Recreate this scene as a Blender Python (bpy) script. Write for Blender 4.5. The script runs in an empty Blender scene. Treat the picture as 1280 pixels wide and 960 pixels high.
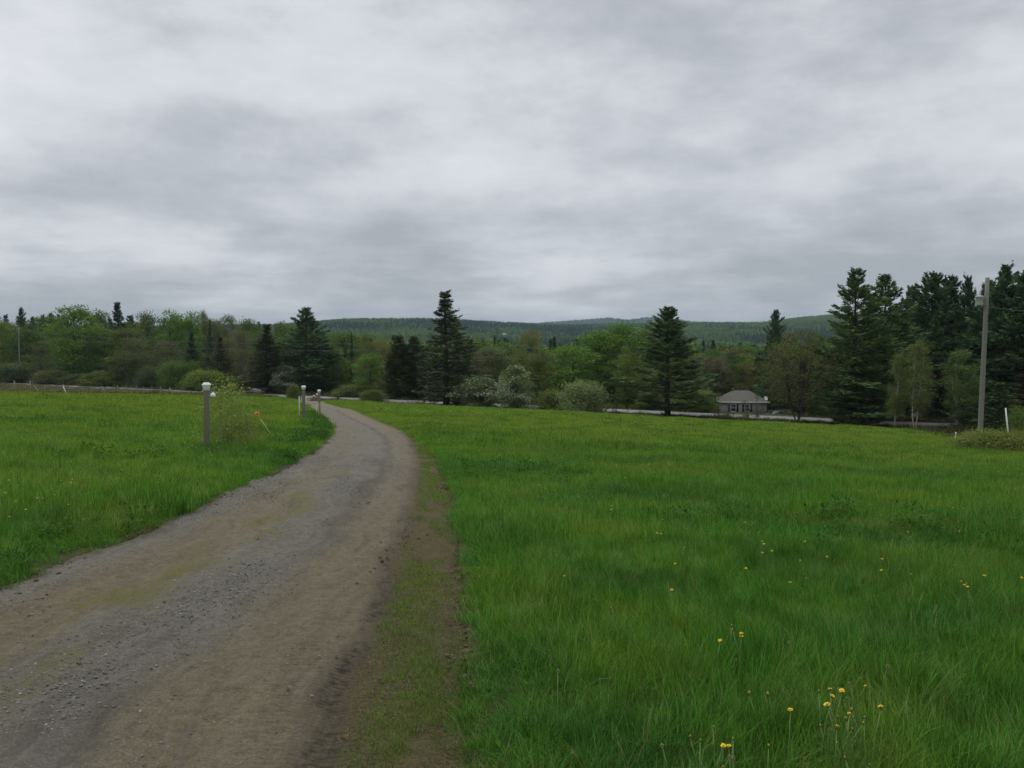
import bpy, math, random
import numpy as np
from mathutils import Vector, Matrix

random.seed(7)
RS = np.random.default_rng(7)
SC = bpy.context.scene
COL = SC.collection
CAMZ = 1.7
F = 1000.0
PITCH = math.radians(2.86)
HOR = 430.0

# ------------------------------------------------------------------ noise
def _hash(ix, iy, seed):
    h = (ix.astype(np.int64) * 374761393 + iy.astype(np.int64) * 668265263 + seed * 974711) & 0xFFFFFFFF
    h = ((h ^ (h >> 13)) * 1274126177) & 0xFFFFFFFF
    h = h ^ (h >> 16)
    return (h & 0xFFFFFF) / float(0xFFFFFF)

def vnoise(x, y, seed=0):
    x = np.asarray(x, float); y = np.asarray(y, float)
    ix = np.floor(x); iy = np.floor(y)
    fx = x - ix; fy = y - iy
    fx = fx * fx * (3 - 2 * fx); fy = fy * fy * (3 - 2 * fy)
    a = _hash(ix, iy, seed); b = _hash(ix + 1, iy, seed)
    c = _hash(ix, iy + 1, seed); d = _hash(ix + 1, iy + 1, seed)
    return (a * (1 - fx) + b * fx) * (1 - fy) + (c * (1 - fx) + d * fx) * fy

def fbm(x, y, seed=0, oct=4):
    t = 0; a = 0.5; n = 0
    for i in range(oct):
        t = t + a * vnoise(x * 2 ** i, y * 2 ** i, seed + i * 17); n += a; a *= 0.5
    return t / n            # 0..1

def sstep(a, b, x):
    t = np.clip((np.asarray(x, float) - a) / (b - a), 0, 1)
    return t * t * (3 - 2 * t)

# ------------------------------------------------------------------ terrain
DL_Y = np.array([-12, 0, 6.4, 7.7, 9.7, 12.9, 16.2, 21.3, 27.4, 34.1, 42.8, 57, 87, 130, 150, 166])
DR_Y = np.array([-12, 0, 3.7, 4.8, 6.95, 11, 16.1, 22.4, 35.7, 46, 57, 87, 130, 150, 166])
DR_X = np.array([.2, .1, -.11, -.2, -.42, -.71, -1.29, -2.1, -4.6, -7.2, -10.2, -19.0, -31.5, -38, -41.5])
DL_X = np.array([-4.05, -4.08, -4.11, -4.17, -4.25, -4.5, -4.79, -5.4, -6.4, -7.75, -9.9, -14.0, -22.9, -35.4, -42, -48.0])
NX, NY = 0.498, 0.867
def road_s(X, Y):
    return NX * X + NY * Y - 122.1

RIDGE_X = np.array([-200, 0, 340, 430, 520, 590, 640, 700, 760, 850, 950, 1000, 1045, 1150, 1300, 1500])
RIDGE_P = np.array([8, 8, 17, 25, 25, 23, 21, 18, 18, 20, 21, 27, 31, 30, 28, 26])
FAR_X = np.array([-200, 400, 640, 690, 730, 760, 785, 800, 830, 860, 900, 1000, 1500])
FAR_P = np.array([18, 18, 20, 23, 26, 28, 25.5, 28, 29, 24, 20, 18, 15])

def hfield(X, Y):
    X = np.asarray(X, float); Y = np.asarray(Y, float)
    r = np.hypot(X, Y)
    # meadow: a tilted plane, levelling out far to the sides
    xc = np.where(X < -40, -40 + (1 - np.exp(-np.maximum(-40 - X, 0) / -1e9)) * 0 - 14 * (1 - np.exp(-np.maximum(-40 - X, 0) / 22)), X)
    xc = np.where(X > 60, 60 + 20 * (1 - np.exp(-np.maximum(X - 60, 0) / 40)), xc)
    yc = np.where(Y < -30, -30, Y)
    und = (fbm(X / 23, Y / 23, 3, 2) - .5) * .5 + (fbm(X / 6, Y / 6, 5, 2) - .5) * .12
    und *= sstep(2, 25, r) * .8 + .2
    und = und + (fbm(X / 1.3, Y / 1.0, 9, 2) - .5) * .16 * sstep(.1, 1.4, np.maximum(X - np.interp(Y, DR_Y, DR_X), np.interp(Y, DL_Y, DL_X) - X)) * (1 - sstep(40, 60, r))
    P = -0.068 * yc - 0.043 * xc + und
    s = road_s(X, Y)
    ROADZ = -9.3
    # meadow falls / rises to the road
    bl = sstep(-34, -5.0, s)
    z = P * (1 - bl) + ROADZ * bl
    # never a dip behind the meadow that climbs again steeply: keep monotone
    out = ROADZ - 2.9 * sstep(5, 34, s) - 1.6 * sstep(34, 90, s) - 5.5 * sstep(90, 420, s)
    z = np.where(s > -5.0, out, z)
    z = np.where(np.abs(s) < 4.2, ROADZ, z)
    # small unevenness past the road
    z = z + np.where(s > 8, (fbm(X / 14, Y / 14, 11, 3) - .5) * .9 * sstep(8, 20, s), 0)
    # far hills
    Yp = np.maximum(Y, 1.0)
    px = 640 + 1000 * np.clip(X / Yp, -1.5, 1.5)
    px = np.where(Y > 0, px, np.where(X < 0, -900, 2100))
    base = -19.3
    rz = CAMZ + np.interp(px, RIDGE_X, RIDGE_P) / 1000 * 2700 * np.where(Y > 0, 1, .8)
    fz = CAMZ + np.interp(px, FAR_X, FAR_P) / 1000 * 6200
    d = np.where(Y > 0, Y, r)
    und2 = (fbm(X / 420, Y / 420, 21, 3) - .5)
    up = sstep(1000, 2700, d) ** 1.1
    hz = base + (rz - base) * up + und2 * 26 * sstep(900, 1700, d) * (1 - .8 * sstep(2300, 2700, d))
    hz = hz - 55 * sstep(2750, 3900, d)
    hz = hz + (fz - (rz - 55)) * sstep(3900, 6200, d) - 30 * sstep(6300, 8500, d)
    z = np.where(d > 560, hz, z * (1 - sstep(420, 560, d)) + hz * sstep(420, 560, d))
    return z

def ray(px, py):
    dx = (px - 640) / F; v = (480 - py) / F
    c, s = math.cos(PITCH), math.sin(PITCH)
    return np.array([dx, c + v * s, -s + v * c])

TS = np.concatenate([np.arange(1.5, 300, .1), np.arange(300, 7500, 3)])
def ground(px, py, up=0.0):
    d = ray(px, py)
    P = d[None, :] * TS[:, None]; z = P[:, 2] + CAMZ
    g = hfield(P[:, 0], P[:, 1]) + up
    k = np.argmax(z < g)
    if k == 0: k = len(TS) - 1
    a, b = TS[k - 1], TS[k]
    for _ in range(20):
        m = .5 * (a + b); p = d * m
        if p[2] + CAMZ < float(hfield(p[0], p[1])) + up: b = m
        else: a = m
    p = d * b
    return float(p[0]), float(p[1]), float(hfield(p[0], p[1]))

def at_s(px, s):
    dx = (px - 640) / F
    t = (s + 122.1) / (NX * dx + NY)
    X, Y = dx * t, t
    return X, Y, float(hfield(X, Y))

def ztop(px, py, Y):
    d = ray(px, py); t = Y / d[1]
    return CAMZ + d[2] * t

def hz(x, y): return float(hfield(x, y))

# driveway edges as functions of Y
def _smooth_tab(ys, xs):
    yy = np.arange(-12, 166.01, .5); v = np.interp(yy, ys, xs)
    for _ in range(3):
        k = np.ones(9) / 9; v = np.convolve(np.pad(v, 4, mode='edge'), k, 'valid')
    return yy, v
DLy, DLx = _smooth_tab(DL_Y, DL_X); DRy, DRx = _smooth_tab(DR_Y, DR_X)
def dl(Y): return np.interp(Y, DLy, DLx)
def dr(Y): return np.interp(Y, DRy, DRx)
def strip_w(Y): return np.interp(Y, [-12, 0, 12, 22, 36, 60], [.7, .68, .66, .5, .2, .1])
EDX = np.array([-1.2, -.7, -.3, -.235, -.15, -.083, .2, .44, .5, .56, .7, 1.2])
EDY = np.array([100, 110, 121, 140, 137, 131, 112, 99, 80, 64, 55, 48])
def field_depth(dx): return np.interp(dx, EDX, EDY)

# ------------------------------------------------------------------ mesh builder
class MB:
    def __init__(self):
        self.v = []; self.q = []; self.t = []; self.tone = []; self.n = 0
    def add(self, v, quads=None, tris=None, tone=0.5):
        v = np.asarray(v, float).reshape(-1, 3)
        if quads is not None and len(quads): self.q.append(np.asarray(quads, np.int64) + self.n)
        if tris is not None and len(tris): self.t.append(np.asarray(tris, np.int64) + self.n)
        self.v.append(v)
        tn = np.full(len(v), tone, float) if np.isscalar(tone) else np.asarray(tone, float)
        self.tone.append(tn); self.n += len(v)
        return self
    def box(self, c, s, rz=0.0, tone=.5, taper=1.0):
        x, y, z = [k / 2 for k in s]
        p = np.array([[-x, -y, -z], [x, -y, -z], [x, y, -z], [-x, y, -z],
                      [-x * taper, -y * taper, z], [x * taper, -y * taper, z], [x * taper, y * taper, z], [-x * taper, y * taper, z]])
        if rz:
            ca, sa = math.cos(rz), math.sin(rz)
            p[:, :2] = p[:, :2] @ np.array([[ca, sa], [-sa, ca]])
        return self.add(p + np.array(c), [[0, 3, 2, 1], [4, 5, 6, 7], [0, 1, 5, 4], [1, 2, 6, 5], [2, 3, 7, 6], [3, 0, 4, 7]], tone=tone)
    def tube(self, path, rad, sides=6, tone=.5, cap=True):
        path = np.asarray(path, float); k = len(path)
        rad = np.full(k, rad, float) if np.isscalar(rad) else np.asarray(rad, float)
        tan = np.gradient(path, axis=0); tan /= np.linalg.norm(tan, axis=1)[:, None] + 1e-9
        ref = np.where(np.abs(tan[:, 2:3]) > .9, np.array([[1., 0, 0]]), np.array([[0, 0, 1.]]))
        a = np.cross(tan, ref); a /= np.linalg.norm(a, axis=1)[:, None] + 1e-9
        b = np.cross(tan, a)
        for i in range(1, k):   # avoid flips
            if np.dot(a[i], a[i - 1]) < 0: a[i] = -a[i]; b[i] = -b[i]
        an = np.arange(sides) / sides * 2 * np.pi
        v = path[:, None] + rad[:, None, None] * (np.cos(an)[None, :, None] * a[:, None] + np.sin(an)[None, :, None] * b[:, None])
        qs = []
        for i in range(k - 1):
            for j in range(sides):
                j2 = (j + 1) % sides
                qs.append([i * sides + j, i * sides + j2, (i + 1) * sides + j2, (i + 1) * sides + j])
        v = v.reshape(-1, 3); ts = []
        if cap:
            v = np.vstack([v, path[0], path[-1]])
            for j in range(sides):
                j2 = (j + 1) % sides
                ts.append([k * sides, j2, j]); ts.append([k * sides + 1, (k - 1) * sides + j, (k - 1) * sides + j2])
        return self.add(v, qs, ts, tone)
    def lathe(self, prof, sides=16, c=(0, 0, 0), tone=.5):
        prof = np.asarray(prof, float)
        path = np.array([[0, 0, z] for r, z in prof])
        k = len(prof); an = np.arange(sides) / sides * 2 * np.pi
        v = np.zeros((k, sides, 3))
        v[:, :, 0] = prof[:, 0:1] * np.cos(an); v[:, :, 1] = prof[:, 0:1] * np.sin(an); v[:, :, 2] = prof[:, 1:2]
        qs = [[i * sides + j, i * sides + (j + 1) % sides, (i + 1) * sides + (j + 1) % sides, (i + 1) * sides + j] for i in range(k - 1) for j in range(sides)]
        return self.add(v.reshape(-1, 3) + np.array(c), qs, None, tone)
    def cards(self, c, a, b, L, W, tone=.5):
        """diamond leaves: centre c, long axis a, side axis b"""
        n = len(c); L = np.broadcast_to(L, n)[:, None]; W = np.broadcast_to(W, n)[:, None]
        v = np.stack([c - a * L * .5, c + b * W * .5 - a * L * .05, c + a * L * .5, c - b * W * .5 - a * L * .05], 1).reshape(-1, 3)
        q = np.arange(4 * n).reshape(n, 4)
        tn = np.full(n, tone) if np.isscalar(tone) else tone
        return self.add(v, q, None, np.repeat(tn, 4))
    def mesh(self, name, mat, smooth=False):
        me = bpy.data.meshes.new(name)
        v = np.vstack(self.v).astype(np.float32)
        q = np.vstack(self.q) if self.q else np.zeros((0, 4), np.int64)
        t = np.vstack(self.t) if self.t else np.zeros((0, 3), np.int64)
        nl = q.size + t.size
        me.vertices.add(len(v)); me.vertices.foreach_set('co', v.ravel())
        me.loops.add(nl); me.polygons.add(len(q) + len(t))
        me.loops.foreach_set('vertex_index', np.concatenate([q.ravel(), t.ravel()]).astype(np.int32))
        st = np.concatenate([np.arange(len(q)) * 4, q.size + np.arange(len(t)) * 3]).astype(np.int32)
        me.polygons.foreach_set('loop_start', st)
        if smooth: me.polygons.foreach_set('use_smooth', np.ones(len(q) + len(t), bool))
        at = me.attributes.new('tone', 'FLOAT', 'POINT'); at.data.foreach_set('value', np.concatenate(self.tone).astype(np.float32))
        me.update(calc_edges=True); me.validate()
        if mat: me.materials.append(mat)
        return me
    def obj(self, name, mat, parent=None, smooth=False, link=True):
        o = bpy.data.objects.new(name, self.mesh(name, mat, smooth))
        if link: COL.objects.link(o)
        if parent: o.parent = parent
        return o

def inst(name, me, parent=None, color=None):
    o = bpy.data.objects.new(name, me); COL.objects.link(o)
    if parent: o.parent = parent
    if color is not None: o.color = (*color, 1)
    return o
def tag(o, label=None, cat=None, group=None, kind=None):
    if label: o['label'] = label
    if cat: o['category'] = cat
    if group: o['group'] = group
    if kind: o['kind'] = kind
    return o
def thing(name, label, cat, loc=(0, 0, 0), rz=0, group=None, rot=None):
    o = bpy.data.objects.new(name, None); COL.objects.link(o)
    o.empty_display_size = .2
    o.location = loc; o.rotation_euler = rot if rot else (0, 0, rz)
    return tag(o, label, cat, group)
def bevel(o, w=.01, seg=2):
    m = o.modifiers.new('bevel', 'BEVEL'); m.width = w; m.segments = seg; m.limit_method = 'ANGLE'; return o

# ------------------------------------------------------------------ materials
class NT:
    def __init__(self, nt): self.nt = nt; nt.nodes.clear()
    def n(self, t, _d=None, **k):
        nd = self.nt.nodes.new(t)
        if _d:
            for kk, vv in _d.items(): setattr(nd, kk, vv)
        for kk, vv in k.items():
            key = kk.replace('_', ' ')
            i = nd.inputs[int(kk[1:])] if (kk[0] == 'i' and kk[1:].isdigit()) else nd.inputs[key]
            self.set(i, vv)
        return nd
    def set(self, i, v):
        if isinstance(v, bpy.types.NodeSocket): self.nt.links.new(v, i)
        elif isinstance(v, bpy.types.Node): self.nt.links.new(v.outputs[0], i)
        else:
            if hasattr(i.default_value, '__len__') and not isinstance(v, str):
                if i.type == 'RGBA' and len(v) == 3: v = (*v, 1)
            i.default_value = v
    def math(self, op, a, b=0.0, c=0.0, clamp=False):
        nd = self.nt.nodes.new('ShaderNodeMath'); nd.operation = op; nd.use_clamp = clamp
        for i, v in zip(nd.inputs, (a, b, c)): self.set(i, v)
        return nd.outputs[0]
    def mix(self, f, a, b, mode='MIX'):
        nd = self.nt.nodes.new('ShaderNodeMix'); nd.data_type = 'RGBA'; nd.blend_type = mode; nd.clamp_factor = True
        self.set(nd.inputs[0], f); self.set(nd.inputs[6], a); self.set(nd.inputs[7], b)
        return nd.outputs[2]
    def ramp(self, f, stops, interp='LINEAR'):
        nd = self.nt.nodes.new('ShaderNodeValToRGB'); self.set(nd.inputs[0], f)
        cr = nd.color_ramp; cr.interpolation = interp
        while len(cr.elements) < len(stops): cr.elements.new(.5)
        for e, (p, c) in zip(cr.elements, stops):
            e.position = p; e.color = (*c, 1) if hasattr(c, '__len__') else (c, c, c, 1)
        return nd.outputs[0]
    def noise(self, vec, scale, detail=4, rough=.55, dist=0.0, out=0):
        nd = self.nt.nodes.new('ShaderNodeTexNoise')
        if vec is not None: self.set(nd.inputs['Vector'], vec)
        nd.inputs['Scale'].default_value = scale; nd.inputs['Detail'].default_value = detail
        nd.inputs['Roughness'].default_value = rough; nd.inputs['Distortion'].default_value = dist
        return nd.outputs[out]
    def band(self, x, a, b, w):
        """1 inside [a,b] with soft width w"""
        m1 = self.n('ShaderNodeMapRange', {'interpolation_type': 'SMOOTHSTEP'}, i0=x, i1=a - w, i2=a + w, i3=0.0, i4=1.0).outputs[0]
        m2 = self.n('ShaderNodeMapRange', {'interpolation_type': 'SMOOTHSTEP'}, i0=x, i1=b - w, i2=b + w, i3=1.0, i4=0.0).outputs[0]
        return self.math('MULTIPLY', m1, m2)

def mat(name):
    m = bpy.data.materials.new(name); m.use_nodes = True
    t = NT(m.node_tree)
    return m, t
def out(t, surf): t.n('ShaderNodeOutputMaterial', Surface=surf)
def bsdf(t, col, rough=.8, spec=.3, metal=0.0, normal=None):
    k = dict(Base_Color=col, Roughness=rough, Metallic=metal)
    nd = t.n('ShaderNodeBsdfPrincipled', **k)
    nd.inputs['Specular IOR Level'].default_value = spec
    if normal is not None: t.set(nd.inputs['Normal'], normal)
    return nd.outputs[0]
def bump(t, h, dist=.01, strength=1.0):
    return t.n('ShaderNodeBump', Height=h, Distance=dist, Strength=strength).outputs[0]

def simple(name, col, rough=.7, spec=.3, var=.25, scale=12, metal=0.0, bumpd=0.0):
    m, t = mat(name)
    co = t.n('ShaderNodeTexCoord').outputs['Object']
    nz = t.noise(co, scale, 5)
    c = t.mix(nz, tuple(k * (1 - var) for k in col), tuple(min(1, k * (1 + var)) for k in col))
    nrm = bump(t, nz, bumpd) if bumpd else None
    out(t, bsdf(t, c, rough, spec, metal, nrm)); return m

def leaf_mat(name, col=None, blossom=0.0, trans=.3, vary=.5, world_patch=False):
    m, t = mat(name)
    tone = t.n('ShaderNodeAttribute', {'attribute_name': 'tone'}).outputs['Fac']
    oi = t.n('ShaderNodeObjectInfo')
    base = oi.outputs['Color'] if col is None else None
    if base is None:
        rgb = t.n('ShaderNodeRGB'); rgb.outputs[0].default_value = (*col, 1); base = rgb.outputs[0]
    if world_patch:
        pos = t.n('ShaderNodeNewGeometry').outputs['Position']
        p = t.noise(pos, .006, 5, .65)
        base = t.mix(t.ramp(p, [(.40, 0.), (.58, 1.)]), base, t.mix(1., base, (1.75, 1.45, 1.2), 'MULTIPLY'))
        hs = t.n('ShaderNodeHueSaturation', Hue=t.math('ADD', .47, t.math('MULTIPLY', oi.outputs['Random'], .05)), Saturation=.95,
                 Value=t.math('ADD', .74, t.math('MULTIPLY', oi.outputs['Random'], .5)), Color=base)
        base = hs.outputs[0]
    f = t.math('ADD', 1 - vary * .5, t.math('MULTIPLY', tone, vary))
    hs = t.n('ShaderNodeHueSaturation', Hue=t.math('ADD', .515, t.math('MULTIPLY', tone, -.03)), Saturation=1.0, Value=f, Color=base)
    c = hs.outputs[0]
    if blossom:
        c = t.mix(t.math('GREATER_THAN', tone, 1 - blossom), c, (.50, .50, .40))
    d = bsdf(t, c, .7, .08)
    tr = t.n('ShaderNodeBsdfTranslucent', Color=t.mix(1., c, (1.1, 1.2, .7), 'MULTIPLY'))
    out(t, t.n('ShaderNodeMixShader', Fac=trans, i1=d, i2=tr)); return m

def bark_mat(name, col, scale=3, light=None, stretch=.25):
    m, t = mat(name)
    co = t.n('ShaderNodeTexCoord').outputs['Object']
    mp = t.n('ShaderNodeMapping', Vector=co, Scale=(scale, scale, scale * stretch))
    nz = t.noise(mp.outputs[0], 2.5, 6, .65)
    c = t.mix(nz, tuple(k * .5 for k in col), tuple(k * 1.5 for k in col))
    if light is not None:
        c = t.mix(t.ramp(t.noise(t.n('ShaderNodeMapping', Vector=co, Scale=(1, 1, 6)).outputs[0], 1.5, 4, .6), [(.54, 0.), (.62, 1.)]), light, c)
    out(t, bsdf(t, c, .9, .15, 0, bump(t, nz, .02))); return m

M_LEAF = leaf_mat('broadleaf', None)
M_NEEDLE = leaf_mat('needles', None, trans=.2, vary=.8)
M_BLOSSOM = leaf_mat('blossom_leaf', None, blossom=.26, trans=.25)
M_BARK = bark_mat('bark', (.07, .058, .046))
M_BARKG = bark_mat('grey_bark', (.12, .105, .085))
M_BIRCH = bark_mat('birch_bark', (.10, .09, .07), light=(.36, .34, .28))
M_WOODSFAR = leaf_mat('woods_leaf', (.075, .150, .034), trans=.2, world_patch=True)
M_WOODSDARK = leaf_mat('woods_needle', (.030, .075, .036), trans=.1, world_patch=True)

# ------------------------------------------------------------------ tree makers (about real size, later scaled)
def unit(v): return v / (np.linalg.norm(v, axis=-1, keepdims=True) + 1e-9)
def rdir(n, rs): return unit(rs.normal(size=(n, 3)))

def make_broadleaf(seed, H=18., R=4.6, cb=.22, nclump=85, per=85, leaf=.30, crad=1.0, shape=.7, twigs=0, trunk_r=.2, stems=1, lean=0., bark=None, lmat=None, top_bias=.0, limb_r=1.0):
    rs = np.random.default_rng(seed)
    tr, cr = MB(), MB()
    paths = []
    for k in range(stems):
        th = rs.uniform(0, 6.28); off = 0 if stems == 1 else rs.uniform(.25, .5)
        hh = H * (.93 if stems == 1 else rs.uniform(.75, .93))
        zz = np.linspace(-.3, hh, 9)
        sx = np.cumsum(rs.normal(0, .10, 9)) * H / 18; sy = np.cumsum(rs.normal(0, .10, 9)) * H / 18
        spread = 0 if stems == 1 else R * .38
        p = np.stack([off * math.cos(th) + sx + spread * math.cos(th) * (zz / H) + lean * H * (zz / H) ** 1.3, off * math.sin(th) + sy + spread * math.sin(th) * (zz / H), zz], 1)
        r = trunk_r / stems ** .4 * (1 - .88 * np.clip(zz / hh, 0, 1)) ** .9 + .02
        r[0] *= 1.35
        tr.tube(p, r, 8); paths.append(p)
    t = np.clip(rs.uniform(0, 1, nclump) ** (1 - top_bias), 0, 1)
    prof = np.sin(np.pi * np.clip(t * .86 + .10, 0, 1)) ** shape
    th = rs.uniform(0, 2 * np.pi, nclump)
    rad = R * prof * np.sqrt(rs.uniform(.12, 1., nclump)) * rs.uniform(.75, 1.15, nclump)
    cz = H * (cb + (1 - cb) * t * .97)
    ax = lean * H * (cz / H) ** 1.3
    cc = np.stack([rad * np.cos(th) + ax, rad * np.sin(th), cz], 1)
    ctone = rs.uniform(.1, .9, nclump)
    for i in range(nclump):
        p = paths[rs.integers(stems)]
        z0 = max(cz[i] - rad[i] * rs.uniform(.6, 1.2) - .5, H * cb * .55)
        b0 = np.array([np.interp(z0, p[:, 2], p[:, 0]), np.interp(z0, p[:, 2], p[:, 1]), z0])
        mid = b0 * .45 + cc[i] * .55 + np.array([0, 0, -.10 * rad[i]]) + rs.normal(0, .12, 3)
        lr = .055 * limb_r * (H / 18) * rs.uniform(.6, 1.2)
        tr.tube(np.array([b0, mid, cc[i]]), [lr, lr * .6, lr * .15], 4, cap=False)
        if twigs:
            d = rdir(twigs, rs); d[:, 2] = np.abs(d[:, 2]) * .9 + .1; d = unit(d)
            s0 = cc[i] + rs.normal(0, crad * .3, (twigs, 3))
            b = unit(np.cross(d, rdir(twigs, rs)))
            tr.cards(s0 + d * crad * .5, d, b, rs.uniform(.7, 1.4, twigs) * crad, .035 * H / 18 * limb_r)
        n = max(4, int(per * rs.uniform(.5, 1.5)))
        q = rs.normal(0, 1, (n, 3)); q = q / (1 + .25 * np.linalg.norm(q, axis=1))[:, None]
        q *= crad * rs.uniform(.7, 1.25) * np.array([1, 1, .72])
        a = rdir(n, rs); a[:, 2] -= .15; a = unit(a)
        b = unit(np.cross(a, rdir(n, rs)))
        sz = leaf * rs.uniform(.6, 1.4, n)
        cr.cards(cc[i] + q, a, b, sz, sz * .62, np.clip(ctone[i] + rs.normal(0, .16, n), 0, 1))
    return tr.mesh('trunk', bark or M_BARK), cr.mesh('crown', lmat or M_LEAF), H, R

def make_conifer(seed, H=20., R=4.5, z0=.10, whorl=.75, nb=5, taper=.8, el0=-8, el1=48, per=30, clen=.5, cw=.13, flat=.14, fan=.30, irregular=.35, droop=0.0, trunk_r=.24, inner=.25, bark=None):
    rs = np.random.default_rng(seed)
    tr, cr = MB(), MB()
    zz = np.linspace(-.3, H * .985, 10)
    p = np.stack([np.cumsum(rs.normal(0, .035, 10)), np.cumsum(rs.normal(0, .035, 10)), zz], 1)
    tr.tube(p, trunk_r * (1 - .93 * np.clip(zz / H, 0, 1)) + .012, 8)
    z = H * z0; side = rs.uniform(.75, 1.2, 8)
    while z < H * .985:
        t = (z / H - z0) / (1 - z0)
        n = nb + rs.integers(-1, 2)
        th0 = rs.uniform(0, 6.28)
        wl = rs.uniform(1 - irregular * .5, 1 + irregular * .3)
        for k in range(max(3, n)):
            th = th0 + k * 2 * np.pi / max(3, n) + rs.normal(0, .22)
            prof = (1 - t) ** taper * (.55 + .45 * min(1, t / .12))
            L = max(.45, R * prof * wl * rs.uniform(1 - irregular, 1.08) * np.interp((th % 6.283) / 6.283 * 7, range(8), side))
            if rs.random() < irregular * .18: continue
            el = math.radians(el0 + (el1 - el0) * t ** 1.2 + rs.normal(0, 6))
            d = np.array([math.cos(th) * math.cos(el), math.sin(th) * math.cos(el), math.sin(el)])
            zb = z + rs.normal(0, whorl * .18)
            b0 = np.array([np.interp(zb, p[:, 2], p[:, 0]), np.interp(zb, p[:, 2], p[:, 1]), zb])
            u = np.linspace(0, 1, 4)
            curve = b0 + d * L * u[:, None] + np.array([0, 0, 1.]) * (L * (.16 * u ** 2.2 - droop * u * (1 - .55 * u)))[:, None]
            br = .018 + .012 * L
            tr.tube(curve, [br, br * .75, br * .5, br * .15], 4, cap=False)
            lr_ = min(1., L / R); m = max(7, int(per * (.10 + 1.1 * lr_) * rs.uniform(.8, 1.2))); ck = .55 + .5 * lr_
            uu = inner + (1.03 - inner) * rs.uniform(0, 1, m) ** .8
            c = np.stack([np.interp(uu, u, curve[:, i]) for i in range(3)], 1)
            lat = np.array([-math.sin(th), math.cos(th), 0])
            ls = rs.normal(0, 1, m)
            w = fan * L * np.clip(1.15 - uu, .1, 1) * .9 + .07
            c = c + lat * (ls * w * ck)[:, None] + np.array([0, 0, 1.]) * (rs.normal(0, flat * ck, m))[:, None]
            a = d * .9 + lat * (np.sign(ls) * rs.uniform(.2, 1.0, m))[:, None] + rs.normal(0, .38, (m, 3)) + np.array([0, 0, .18 - droop])
            a = unit(a); b = unit(np.cross(a, rdir(m, rs)))
            tone = np.clip(rs.uniform(.15, .75) + rs.normal(0, .15, m) + .18 * (uu - .6), 0, 1)
            cr.cards(c, a, b, ck * clen * rs.uniform(.65, 1.35, m), ck * cw * rs.uniform(.7, 1.3, m), tone)
        z += whorl * (1 - .45 * t) * rs.uniform(.8, 1.2)
    # leader tuft
    m = 16; a = unit(np.array([0, 0, 1.]) + rs.normal(0, .45, (m, 3)))
    cr.cards(p[-1] + a * .2 - np.array([0, 0, .35]), a, unit(np.cross(a, rdir(m, rs))), clen * .7, cw * .6, .6)
    return tr.mesh('trunk', bark or M_BARK), cr.mesh('crown', M_NEEDLE), H, R

def make_shrub(seed, H=2., R=1.3, stems=16, nclump=70, per=40, leaf=.06, crad=.2, lmat=None, bark=None, cb=.12, dome=True, sr=.014):
    rs = np.random.default_rng(seed)
    tr, cr = MB(), MB()
    t = rs.uniform(0, 1, nclump); th = rs.uniform(0, 2 * np.pi, nclump)
    prof = np.sqrt(np.clip(1 - (t * 1.02 - .12) ** 2, 0, 1)) if dome else np.sin(np.pi * np.clip(.12 + .83 * t, 0, 1)) ** .8
    rad = R * prof * np.sqrt(rs.uniform(.1, 1., nclump)) * rs.uniform(.8, 1.12, nclump)
    cz = H * (cb + (1 - cb) * t * rs.uniform(.88, 1.02, nclump))
    cc = np.stack([rad * np.cos(th), rad * np.sin(th), cz], 1)
    for i in range(nclump):
        b0 = np.array([cc[i, 0] * .12, cc[i, 1] * .12, -.05]) + rs.normal(0, .05 * R, 3) * np.array([1, 1, 0])
        mid = b0 * .5 + cc[i] * .5 + np.array([-.1 * cc[i, 0], -.1 * cc[i, 1], .06 * H])
        tr.tube(np.array([b0, mid, cc[i]]), [sr, sr * .7, sr * .2], 4, cap=False)
        n = max(3, int(per * rs.uniform(.5, 1.5)))
        q = rs.normal(0, crad, (n, 3))
        a = rdir(n, rs); a[:, 2] += .25; a = unit(a); b = unit(np.cross(a, rdir(n, rs)))
        sz = leaf * rs.uniform(.6, 1.4, n)
        cr.cards(cc[i] + q, a, b, sz, sz * .55, np.clip(rs.uniform(.1, .9) + rs.normal(0, .15, n), 0, 1))
    return tr.mesh('stems', bark or M_BARKG), cr.mesh('foliage', lmat or M_LEAF), H, R

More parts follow.
